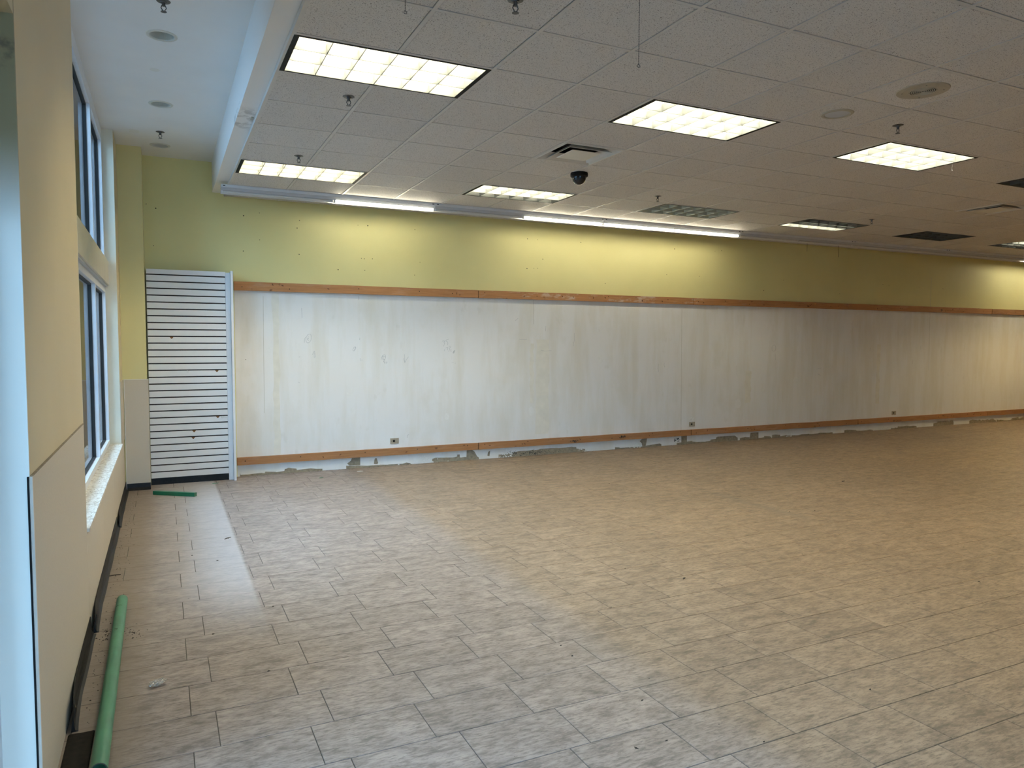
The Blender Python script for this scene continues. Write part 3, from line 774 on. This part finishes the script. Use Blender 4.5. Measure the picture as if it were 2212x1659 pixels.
# ================================================================== CEILING FITTINGS
def troffer_parts(root, rows, fin='louver'):
    W, D = 2 * G, G
    ex, ey = 0.040, 0.026
    m = MB()   # housing
    m.box(0.014, W - 0.014, 0.014, D - 0.014, 0.150, 0.155)
    m.box(0.014, 0.018, 0.014, D - 0.014, 0.010, 0.150); m.box(W - 0.018, W - 0.014, 0.014, D - 0.014, 0.010, 0.150)
    m.box(0.018, W - 0.018, 0.014, 0.018, 0.010, 0.150); m.box(0.018, W - 0.018, D - 0.018, D - 0.014, 0.010, 0.150)
    me_h = SH('housing', m, 'reflector')
    link('housing', me_h, root)
    r = MB()
    a = 0.0115; z0, z1 = -0.0030, 0.004
    r.box(a, W - a, a, ey, z0, z1); r.box(a, W - a, D - ey, D - a, z0, z1)
    r.box(a, ex, ey, D - ey, z0, z1); r.box(W - ex, W - a, ey, D - ey, z0, z1)
    link('rim', SH('rim', r, 'black'), root)
    cw, ch = (W - 2 * ex) / 6, (D - 2 * ey) / 3
    zb, zt = -0.0025, 0.070
    for k in range(4):
        y = ey + k * ch
        t0, t1 = 0.0028, 0.012
        poly = [(-t0, zb), (t0, zb), (t0 + .002, zb + .03), (t1, zt), (-t1, zt), (-t0 - .002, zb + .03)]
        link('long_louver_blade', SH('long_blade' + fin, MB().prism([(p[0], p[1]) for p in poly], 0, ex, W - ex), fin), root, (0, y, 0))
    for k in range(7):
        x = ex + k * cw
        t0, t1 = 0.0024, 0.006
        poly = [(-t0, zb), (t0, zb), (t0 + .001, zb + .03), (t1, zt - .02), (-t1, zt - .02), (-t0 - .001, zb + .03)]
        link('cross_louver_blade', SH('cross_blade' + fin, MB().prism([(p[0], p[1]) for p in poly], 1, ey, D - ey), fin), root, (x, 0, 0))
    for k, mt in enumerate(rows):
        y = ey + (k + .5) * ch
        link('fluorescent_tube', SH('fluo_' + mt, MB().tube([(0.05, 0, 0), (W - 0.05, 0, 0)], 0.019, 6), mt), root, (0, y, 0.095))
_shared = {}
def SH(key, mb, mat):
    if key not in _shared: _shared[key] = mb.mesh(key, mat)
    return _shared[key]
ON, OFF, YL, WH = 'tube_on', 'tube_off', 'tube_on_yellow', 'tube_on_white'
lit = {
 (0, 0): ([ON] * 3, 'fully lit louvered troffer against the plaster bulkhead, largest light in view'),
 (0, 5): ([YL] * 3, 'yellowish lit louvered troffer beside the bulkhead near the far wall'),
 (4, 5): ([WH, WH, OFF], 'louvered troffer with two bright rows and one dark row beside the dome camera'),
 (4, 0): ([WH] * 3, 'fully lit louvered troffer in a black rim, nearest the square air vent'),
 (8, 0): ([WH] * 3, 'fully lit louvered troffer in a black rim, beyond the round speaker'),
 (8, 5): ([OFF] * 3, 'unlit greenish grey louvered troffer right behind the dome camera'),
 (12, 5): ([OFF, OFF, WH], 'louvered troffer with only the row nearest the far wall lit'),
 (16, 5): ([OFF] * 3, 'small dark unlit troffer near the right end of the far wall'),
 (20, 5): ([WH, OFF, OFF], 'partly lit troffer cut off by the right picture edge, above the far wall'),
 (12, 0): ([OFF] * 3, 'dark unlit troffer cut off by the right picture edge, beside the dark vent'),
}
rl = random.Random(5)
for (i, j) in TROFF:
    if (i, j) in lit: rows, lab = lit[(i, j)]; grp = 'louvered ceiling troffers'
    else:
        rows = [OFF] * 3
        if (i, j) in ((12, -5), (16, -5), (16, 0), (20, 0), (20, -5), (24, 5)): rows = ['tube_warm_added'] * 3  # unseen troffers, added and lit warm to tint the right side
        if (i, j) in ((4, -5), (8, -10)): rows = [WH, OFF, WH]  # unseen troffers added for more overhead light
        lab = 'unseen louvered ceiling troffer added outside the picture for its light'; grp = 'added louvered troffers outside the picture'
    tr_ = thing('ceiling_troffer', lab, 'ceiling light', (GX + i * G, GY + j * G, H), grp)
    troffer_parts(tr_, rows, 'louver_pale' if (i, j) == (8, 5) else 'louver')

# air diffusers
def sqr(a0, z0, a1, z1, m):
    q = lambda a, z: [(-a, -a, z), (a, -a, z), (a, a, z), (-a, a, z)]
    return m.add(q(a0, z0) + q(a1, z1), [(k, (k + 1) % 4, 4 + (k + 1) % 4, 4 + k) for k in range(4)])
for (i, j), lab in zip(VENTS, ('square stepped white air vent beside the black dome camera', 'square stepped air vent near the right picture edge')):
    v = thing('air_vent', lab, 'air vent', (GX + (i + .5) * G, GY + (j + .5) * G, H), 'square air vents')
    m = MB(); sqr(0.294, -0.004, 0.282, -0.006, m); sqr(0.282, -0.006, 0.235, 0.055, m); sqr(0.235, 0.055, 0.225, 0.058, m); sqr(0.294, -0.004, 0.294, 0.004, m)
    obj('frame', m, 'vent', v)
    m = MB(); sqr(0.225, 0.058, 0.225, 0.105, m); m.box(-0.226, 0.226, -0.226, 0.226, 0.105, 0.107)
    obj('plenum', m, 'black', v)
    obj('duct_collar', MB().lathe([(0.0, 0.103), (0.205, 0.103), (0.205, 0.1055)], 28), 'black', v)
    m = MB(); sqr(0.214, -0.012, 0.162, 0.030, m); sqr(0.217, -0.011, 0.214, -0.012, m); sqr(0.217, -0.011, 0.165, 0.032, m); sqr(0.165, 0.032, 0.162, 0.030, m)
    obj('vane', m, 'vent', v)
    m = MB(); m.box(-0.140, 0.140, -0.140, 0.140, -0.0140, -0.0125); sqr(0.140, -0.0140, 0.150, -0.010, m); sqr(0.150, -0.010, 0.140, -0.0125, m)
    obj('centre_pan', m, 'vent', v)
    for sx in (-1, 1):
        for sy in (-1, 1): obj('hanger', MB().tube([(sx * .10, sy * .10, 0.026), (sx * .215, sy * .215, 0.10)], 0.003, 6), 'black', v)

# round speaker and small round downlight in the ceiling
s = thing('ceiling_speaker', 'large round beige speaker grille in the ceiling', 'speaker', (GX + 6.52 * G, GY - 1.51 * G, H))
spl = obj('plate', MB().lathe([(0.085, -0.007), (0.13, -0.008), (0.160, -0.004), (0.163, 0.001)], 40), 'beigeplastic', s)
obj('cone', MB().lathe([(0.0, -0.0015), (0.088, -0.0015)], 32), 'black', s)
for k in range(7):
    r0 = 0.008 + k * 0.0115
    obj('grille_ring', MB().lathe([(r0, -0.006), (r0 + .0035, -0.0085), (r0 + .007, -0.006)], 32), 'beigeplastic', s)
for k in range(4):
    a = math.pi / 4 + k * math.pi / 2
    obj('screw', MB().lathe([(0.0, -0.0102), (0.004, -0.010), (0.005, -0.006)], 10, (0.125 * math.cos(a), 0.125 * math.sin(a), 0)), 'steel', spl)
s = thing('round_downlight', 'small round ceiling downlight beside the larger speaker', 'downlight', (GX + 6.35 * G, GY - 0.52 * G, H))
obj('trim_ring', MB().lathe([(0.085, -0.002), (0.092, -0.008), (0.110, -0.006), (0.116, 0.001)], 36), 'beigeplastic', s)
obj('lens', MB().lathe([(0.0, -0.0045), (0.05, -0.004), (0.086, -0.002)], 32), 'greymetal', s)

# dome camera
s = thing('dome_camera', 'black dome security camera under the ceiling tiles', 'camera', (GX + 5.12 * G, GY + 3.52 * G, H))
obj('base', MB().lathe([(0.0, 0.0), (0.086, 0.0), (0.088, -0.008), (0.088, -0.034), (0.078, -0.040), (0.0, -0.040)], 36), 'black', s, smooth=False)
obj('dome', MB().lathe([(0.071 * math.cos(a), -0.040 - 0.078 * math.sin(a)) for a in [k * math.pi / 18 for k in range(10)]], 32), 'dome', s, smooth=True)

# sprinklers
def sprinkler(x, y, z, lab):
    s = thing('fire_sprinkler', lab, 'sprinkler', (x, y, z), 'ceiling fire sprinklers')
    link('escutcheon', SH('escutcheon', MB().lathe([(0.0, -0.010), (0.017, -0.010), (0.020, -0.004), (0.038, -0.002), (0.041, 0.0)], 24), 'steel'), s)
    link('body', SH('sprk_body', MB().lathe([(0.0, -0.030), (0.009, -0.030), (0.011, -0.010)], 12), 'steel'), s)
    for sx in (-1, 1):
        link('frame_arm', SH('arm%d' % sx, MB().tube([(sx * .009, 0, -0.024), (sx * .015, 0, -0.040), (sx * .003, 0, -0.060)], 0.003, 6), 'steel'), s)
    link('deflector', SH('deflector', MB().lathe([(0.0, -0.060), (0.017, -0.061), (0.018, -0.063), (0.0, -0.064)], 16), 'steel'), s)
for (a, b, lab) in ((0.85, 1.48, 'sprinkler just beyond the largest lit troffer'), (0.78, 4.43, 'sprinkler just above the yellowish lit troffer'),
                    (7.43, 4.48, 'sprinkler just above the unlit greenish troffer'), (7.44, -0.53, 'sprinkler between the round speaker and the lit troffer on the right'),
                    (13.31, 4.45, 'tiny sprinkler above the half lit troffer far right'), (1.54, -1.45, 'sprinkler cut by the top picture edge in the tiled ceiling')):
    sprinkler(GX + a * G, GY + b * G, H, lab)
sprinkler(0.050, 5.05, H2, 'sprinkler in the plaster ceiling at the top picture edge')
sprinkler(0.023, 8.128, H2, 'sprinkler in the plaster ceiling in front of the farthest recessed lamp')

# recessed lamps in the plaster strip
for (cx, cy), lab in zip(CANS, ('nearest recessed round lamp in the plaster ceiling strip', 'middle recessed round lamp in the plaster ceiling strip', 'farthest recessed round lamp in the plaster ceiling strip')):
    s = thing('recessed_lamp', lab, 'recessed lamp', (cx, cy, H2), 'recessed lamps along the windows')
    obj('trim_ring', MB().lathe([(0.076, 0.002), (0.080, -0.006), (0.097, -0.004), (0.101, 0.0005)], 36), 'canwhite', s)
    obj('baffle', MB().lathe([(0.077, 0.001), (0.070, 0.05), (0.062, 0.12), (0.0, 0.125)], 32), 'canwhite', s)
    obj('bulb', MB().lathe([(0.0, 0.075), (0.030, 0.078), (0.046, 0.086), (0.042, 0.105), (0.02, 0.122)], 24), 'bulb', s, smooth=True)

# strip lights along the far wall
states = [(0, 1), (0, 1), (1, 1), (0, 0), (0, 0), (0, 0), (1, 1), (1, 0)]
slab = ['first wall strip light beside the bulkhead, one tube lit', 'second wall strip light, left tube dark and right tube lit', 'wall strip light with both tubes lit', 'unlit wall strip light next after the fully lit one, with hanging pull cords',
        'unlit wall strip light in the middle of the dark run', 'unlit wall strip light just before the right picture edge', 'wall strip light lit beyond the right picture edge', 'wall strip light farthest beyond the picture']
US = 2.4375; X0S, YS = 0.603, 8.50
for k, st in enumerate(states):
    s = thing('strip_light', slab[k], 'strip light', (X0S + k * US, YS, H), 'strip lights washing the far wall')
    e = 0.001
    chn = link('channel', SH('channel', MB().box(e, US - e, 0.0, 0.110, -0.031, -0.0015), 'whitemetal'), s)
    link('reflector', SH('strip_reflector', MB().prism([(0.004, -0.034), (0.030, -0.062), (0.062, -0.050), (0.105, -0.034), (0.105, -0.0315), (0.004, -0.0315)], 0, e, US - e), 'greymetal'), s)
    link('wall_side_shield', SH('shield', MB().prism([(0.106, -0.032), (0.132, -0.084), (0.134, -0.084), (0.109, -0.032)], 0, e, US - e), 'whitemetal'), s)
    for q in range(2):
        xt = 0.012 + q * 1.215
        mt = 'strip_on' if st[q] else 'tube_off'
        link('fluorescent_tube', SH('strip_' + mt, MB().tube([(0.01, 0, 0), (1.19, 0, 0)], 0.0140, 8), mt), s, (xt, 0.046, -0.0725))
    for xx in (0.010, 1.2185, US - 0.010):
        link('lamp_holder', SH('holder', MB().box(-0.009, 0.009, 0.034, 0.058, -0.090, -0.052), 'whitemetal'), s, (xx, 0, 0))
    for xx in (0.03, US - 0.03):
        link('knockout', SH('knock', MB().box(-0.012, 0.012, -0.0008, 0.0, -0.019, -0.010), 'black'), chn, (xx, 0, 0))

# bead chains and cords
def chain(x, y, z, L, lab, r=0.0032, mat='steel', bead=True):
    m = MB()
    n = int(L / (2.4 * r))
    if bead:
        for k in range(n):
            zz = -k * 2.4 * r
            m.add([(0, 0, zz), (r, 0, zz - r), (0, r, zz - r), (-r, 0, zz - r), (0, -r, zz - r), (0, 0, zz - 2 * r)], [(0, 1, 2), (0, 2, 3), (0, 3, 4), (0, 4, 1), (5, 2, 1), (5, 3, 2), (5, 4, 3), (5, 1, 4)])
        m.tube([(0, 0, 0), (0, 0, -L)], r * .3, 5)
    else:
        m.tube([(0, 0, 0), (0.002, 0, -L * .5), (0, 0, -L)], r, 5)
    o = thing('hanging_chain' if bead else 'pull_cord', lab, 'chain' if bead else 'cord', (x, y, z))
    obj('beads' if bead else 'cord', m, mat, o)
    rr = 2.2 * r if bead else 2.6 * r
    obj('end_ring', MB().tube([(rr * math.cos(a), 0, -L - rr - rr * math.sin(a)) for a in [k * math.pi / 6 for k in range(13)]], r * .5, 5, False), mat, o)
chain(1.071, 3.409, H, 0.135, 'short bead chain hanging at the top edge above the largest troffer')
chain(2.018, 2.854, H, 0.415, 'long bead chain hanging from the ceiling tiles')
chain(9.346, YS + 0.05, H - 0.09, 0.125, 'short pull cord under the unlit strip light', 0.0018, 'leaf', False)
chain(10.06, YS + 0.05, H - 0.09, 0.175, 'longer pull cord under the unlit strip light', 0.0024, 'crumb', False)
chain(5.455, YS - 0.004, H - 0.028, 0.055, 'tiny pull cord between the two neighbouring lit strip tubes', 0.0035, 'whitemetal', False)
o = obj('hanging_thread', MB().tube([(0, 0, 0), (0.004, 0, -0.02), (-0.004, 0, -0.04), (0.003, 0, -0.06)], 0.002, 5), 'whitemetal', None, (6.80, 4.51, H))
tag(o, 'short white thread hanging from the ceiling beside the lit troffer on the right', 'thread')

# ================================================================== FAR WALL FITTINGS
BT = 0.038
top_lab = ['orange pine board high on the wall, first from the slatwall', 'paint-smeared upper pine board under the lit strip tubes', 'upper pine board right of the paint-smeared one', 'upper pine board running toward the right picture edge', 'upper pine board continuing past the right picture edge']
low_lab = ['low pine board near the floor, first from the slatwall', 'low pine board with dark mould blotches', 'low pine board beneath the middle outlet box', 'low pine board running toward the right picture edge', 'low pine board continuing past the right picture edge']
screw_me = MB().lathe([(0.0, -0.0015), (0.0055, -0.0015), (0.0065, 0.0)], 8, axis='y').mesh('screw', 'black')
knot_me = MB().prism([(0.016 * math.cos(k * .7) * (1 + .3 * math.sin(3 * k)), 0.007 * math.sin(k * .7)) for k in range(9)], 1, -0.0006, 0.0).mesh('knot', 'knot')
rd = random.Random(21)
def boards(xs, z0, z1, labs, grp, tilt):
    for (a, b), lab in zip(zip(xs[:-1], xs[1:]), labs):
        L = b - a - 0.012
        o = thing('pine_board', lab, 'board', (a + 0.006, YW, z0), grp)
        n = 14; m = MB(); hgt = z1 - z0
        vs = []
        for i in range(n + 1):
            x = L * i / n; w = rd.uniform(-.0018, .0018)
            vs += [(x, -BT, w), (x, -BT, hgt + w), (x, -0.0005, hgt + w), (x, -0.0005, w)]
        fs = [(0, 1, 2, 3), (4 * n + 3, 4 * n + 2, 4 * n + 1, 4 * n)]
        for i in range(n):
            for q in range(4): fs.append((4 * i + q, 4 * i + (q + 1) % 4, 4 * i + 4 + (q + 1) % 4, 4 * i + 4 + q))
        m.add(vs, fs)
        pk = obj('plank', m, 'wood', o)
        if 'mould' in lab:
            for bmb in BOARD_MOULD:
                bmb.v = [(v[0] - a - 0.006, v[1] - YW, v[2] - z0) for v in bmb.v]
                tag(obj('mould_spots', bmb, 'mould', pk), kind='stuff')
        x = 0.09
        while x < L - .04:
            link('screw', screw_me, pk, (x, -BT, hgt * rd.uniform(.3, .75))); x += rd.uniform(.45, .85)
        for _ in range(int(L * 1.5)):
            link('knot', knot_me, pk, (rd.uniform(.1, L - .1), -BT, hgt * rd.uniform(.2, .8)), (0, rd.uniform(0, 3), 0))
boards([0.762, 3.890, 7.585, 11.07, 15.25, 19.0], 2.222, 2.325, top_lab, 'upper row of wall boards', 0)
boards([0.762, 3.890, 7.585, 11.41, 15.22, 19.0], 0.1405, 0.2315, low_lab, 'lower row of wall boards', 0)

for (x, z, lab) in ((2.710, 0.3215, 'tan outlet box on the white wall nearest the slatwall'), (7.620, 0.3155, 'tan outlet box with crumbled plaster above it'), (12.419, 0.3065, 'tan outlet box farthest right on the white wall')):
    o = thing('outlet_box', lab, 'outlet', (x, YW, z), 'outlet boxes on the far wall')
    pl = obj('plate', MB().box(-0.057, 0.057, -0.006, 0.0, -0.037, 0.037), 'tanplate', o)
    obj('lip', MB().box(-0.059, 0.059, -0.009, -0.0005, 0.037, 0.040), 'wains_trim', o)
    obj('cable_hole', MB().lathe([(0.0, -0.0075), (0.014, -0.0075), (0.016, -0.006)], 14, (-0.008, 0, 0.0), 'y'), 'black', pl)
    obj('screw', MB().lathe([(0.0, -0.0075), (0.004, -0.0075), (0.005, -0.006)], 8, (-0.042, 0, 0.0), 'y'), 'steel', pl)

# slatwall unit in the corner
SY = 9.03
s = thing('slatwall_panel', 'tall white slatwall panel with black grooves in the corner', 'slatwall', (0, SY, 0))
xa, xb, zt_, zk = -0.150, 0.664, 2.418, 0.078
obj('backing', MB().box(xa, xb, 0.012, YW - SY - 0.002, zk, zt_ - 0.002), 'groove', s)
pitch = 0.0762; gh = 0.0135
z = zt_; first = True
zs = []
while z > zk + 0.02:
    zlow = max(zk, z - (0.066 if first else pitch) + gh)
    zs.append((zlow, z)); z = zlow - gh; first = False
slat_sh = {}
for z0, z1 in zs:
    hh = round(z1 - z0, 4)
    if hh not in slat_sh:
        slat_sh[hh] = MB().prism([(0.0, 0.0008), (0.0008, 0.0), (0.011, 0.0), (0.011, hh), (0.0008, hh), (0.0, hh - 0.0008)], 0, xa, xb).mesh('slat', 'laminate')
    link('slat', slat_sh[hh], s, (0, 0, z0))
obj('kick_plate', MB().box(xa, xb, 0.02, 0.04, 0.0005, zk), 'vinyl', s)
obj('edge_post', MB().box(xb + 0.001, 0.716, -0.004, YW - SY - 0.002, 0.0005, 2.408), 'laminate_cool', s)
obj('end_panel', MB().box(0.717, 0.742, -0.075, YW - SY - 0.002, 0.0005, 2.424), 'laminate', s)
for cx, k in ((0.555, 15), (0.09, 10), (0.555, 22), (0.30, 24), (0.29, 25)):
    z0, z1 = zs[min(k, len(zs) - 1)]
    obj('broken_chip', MB().prism([(cx - 0.02, z1 + .001), (cx + 0.02, z1 + .001), (cx + 0.012, z1 - 0.012), (cx, z1 - 0.022), (cx - 0.010, z1 - 0.012)], 1, -0.0012, 0.008), 'fibreboard', s)
for cx, k in ((0.245, 15), (0.605, 22), (0.635, 22)):
    z0, z1 = zs[min(k, len(zs) - 1)]
    obj('clip', MB().tube([(cx + .011 * math.cos(a), -0.004, z1 - 0.012 + .012 * math.sin(a)) for a in [q * math.pi / 6 for q in range(13)]], 0.003, 6, False), 'laminate', s)

# ================================================================== THINGS ON THE FLOOR
# green pipe along the window wall
p0, p1 = Vector((-0.2585, 4.965, 0)), Vector((-0.2475, 2.985, 0))
R_ = 0.0305
L_ = (p1 - p0).length
ang = math.atan2((p1 - p0).y, (p1 - p0).x)
s = thing('green_pipe', 'long pale green plastic pipe lying beside the window wall', 'pipe', (p1.x, p1.y, R_ + 0.0005), None, (0, 0, ang + math.pi))
brl = obj('barrel', MB().lathe([(R_ - .004, 0.0), (R_, 0.0), (R_, L_), (R_ - .004, L_)], 40, axis='x'), 'pipe', s, smooth=False)
obj('bore', MB().lathe([(R_ - .004, 0.0), (R_ - .004, L_)], 40, axis='x'), 'pipe_in', s, smooth=True)
obj('end_ring', MB().lathe([(R_ - .0035, -0.0008), (R_ - .0008, -0.0008), (R_ - .0008, 0.004)], 40, axis='x'), 'rubber', s)
for xx, a0, a1 in ((L_ - .19, 40, 110), (L_ - .58, 60, 100), (L_ - .60, 65, 95)):
    obj('scratch', MB().tube([(xx + 0.01 * math.sin(math.radians(a * 2)), R_ * math.cos(math.radians(a)), R_ * math.sin(math.radians(a))) for a in range(a0, a1, 8)], 0.0012, 5), 'rubber', brl)

# green bar in front of the slatwall
a_, b_ = Vector((-0.118, 8.488)), Vector((0.272, 8.195))
d_ = b_ - a_
s = thing('green_bar', 'short square green bar on the floor before the slatwall', 'bar', (a_.x, a_.y, 0.0004), None, (0, 0, math.atan2(d_.y, d_.x)))
m = MB().prism([(-0.02, 0.001), (-0.019, 0.0), (0.019, 0.0), (0.02, 0.001), (0.02, 0.039), (0.019, 0.04), (-0.019, 0.04), (-0.02, 0.039)], 0, 0, d_.length)
obj('beam', m, 'bar', s)
obj('end_cap', MB().prism([(-0.0195, 0.0005), (0.0195, 0.0005), (0.0195, 0.0395), (-0.0195, 0.0395)], 0, d_.length, d_.length + 0.002), 'pipe', s)

# crumpled film
rd = random.Random(3)
bm = bmesh.new()
bmesh.ops.create_icosphere(bm, subdivisions=4, radius=0.034)
from mathutils import noise as mnoise
for v in bm.verts:
    n_ = mnoise.noise(v.co * 60) * 0.5 + mnoise.noise(v.co * 130) * 0.35 + abs(mnoise.noise(v.co * 40 + Vector((4, 1, 2)))) * .6
    v.co *= 0.72 + 0.6 * n_
    v.co.x *= 1.15; v.co.z *= 0.5; v.co.x += v.co.y * 0.35
zmin = min(v.co.z for v in bm.verts)
for v in bm.verts: v.co.z -= zmin
me = bpy.data.meshes.new('plastic_wrapper'); bm.to_mesh(me); bm.free(); me.materials.append(M['film'])
tag(link('plastic_wrapper', me, None, (-0.058, 3.705, 0.0003)), 'crumpled clear plastic wrapper on the floor right of the pipe', 'wrapper')

# slivers and scraps
def sliver(name, x, y, l, w, rot, mat, lab, cat, h=0.004):
    m = MB()
    n = 6; up = []; dn = []
    for i in range(n + 1):
        t_ = i / n; ww = w * math.sin(math.pi * (0.08 + 0.84 * t_)) / 2; c_ = 0.08 * l * math.sin(3 * t_)
        up.append((-l / 2 + l * t_, c_ + ww)); dn.append((-l / 2 + l * t_, c_ - ww))
    m.prism(up + dn[::-1], 2, 0.0003, h)
    tag(obj(name, m, mat, None, (x, y, 0), (0, 0, rot)), lab, cat)
sliver('wood_sliver', 0.445, 6.310, 0.07, 0.014, 0.7, 'leaf', 'dark sliver on the pale floor patch beside the windows', 'sliver')
sliver('wood_sliver', -0.335, 5.62, 0.075, 0.016, 0.1, 'crumb', 'black sliver beside the cove base beyond the pipe', 'sliver')
sliver('wood_sliver', 3.177, 3.891, 0.035, 0.012, 0.5, 'crumb', 'dark sliver in the middle of the tan floor', 'sliver')
sliver('green_scrap', 0.505, 8.86, 0.07, 0.018, 0.1, 'bar', 'small green scrap beside the slatwall kick plate', 'scrap')
sliver('green_scrap', 1.665, 8.70, 0.05, 0.016, 0.3, 'bar', 'small green scrap before the white wall', 'scrap')
sliver('plaster_flake', 2.19, 8.95, 0.075, 0.025, -0.1, 'gypsum', 'white plaster flake lying at the foot of the white wall', 'flake')
sliver('dark_scrap', 7.14, 5.91, 0.09, 0.03, 0.4, 'leaf', 'dark scrap far back on the tan floor', 'scrap')

m = MB()
rd = random.Random(31)
def crumb(x, y, s):
    k = [rd.uniform(.5, 1.2) for _ in range(6)]
    a = rd.uniform(0, 6.28); c_, sn = math.cos(a) * s, math.sin(a) * s
    m.add([(x - c_ * k[0], y - sn * k[0], 0.0002), (x + sn * k[1] * .6, y - c_ * k[1] * .6, 0.0002), (x + c_ * k[2], y + sn * k[2], 0.0002), (x - sn * k[3] * .6, y + c_ * k[3] * .6, 0.0002), (x, y, s * .6 * k[4])],
          [(0, 1, 4), (1, 2, 4), (2, 3, 4), (3, 0, 4), (0, 3, 2, 1)])
for _ in range(190):
    y = rd.uniform(3.4, 8.7); crumb(-0.345 + min(.04, abs(rd.gauss(0, 0.03))) if y < 5 else -0.345 + abs(rd.gauss(0, 0.055)), y, rd.uniform(.002, .007))
for _ in range(40): crumb(rd.gauss(-0.19, .03), rd.gauss(4.46, .05), rd.uniform(.002, .008))
for _ in range(30): crumb(rd.gauss(-0.315, .012), rd.gauss(4.50, .04), rd.uniform(.002, .008))
for _ in range(60): crumb(rd.uniform(-.3, 3.5), rd.uniform(2.0, 8.8), rd.uniform(.002, .005))
for _ in range(160): crumb(rd.uniform(.8, 9), YW - abs(rd.gauss(0.01, .03)) - .014, rd.uniform(.003, .010))
for x, y in BITS: crumb(x, min(y, 9.15), rd.uniform(.007, .013))
tag(obj('floor_crumbs', m, 'crumb'), 'dark crumbs and grit scattered over the floor', 'debris', None, 'stuff')
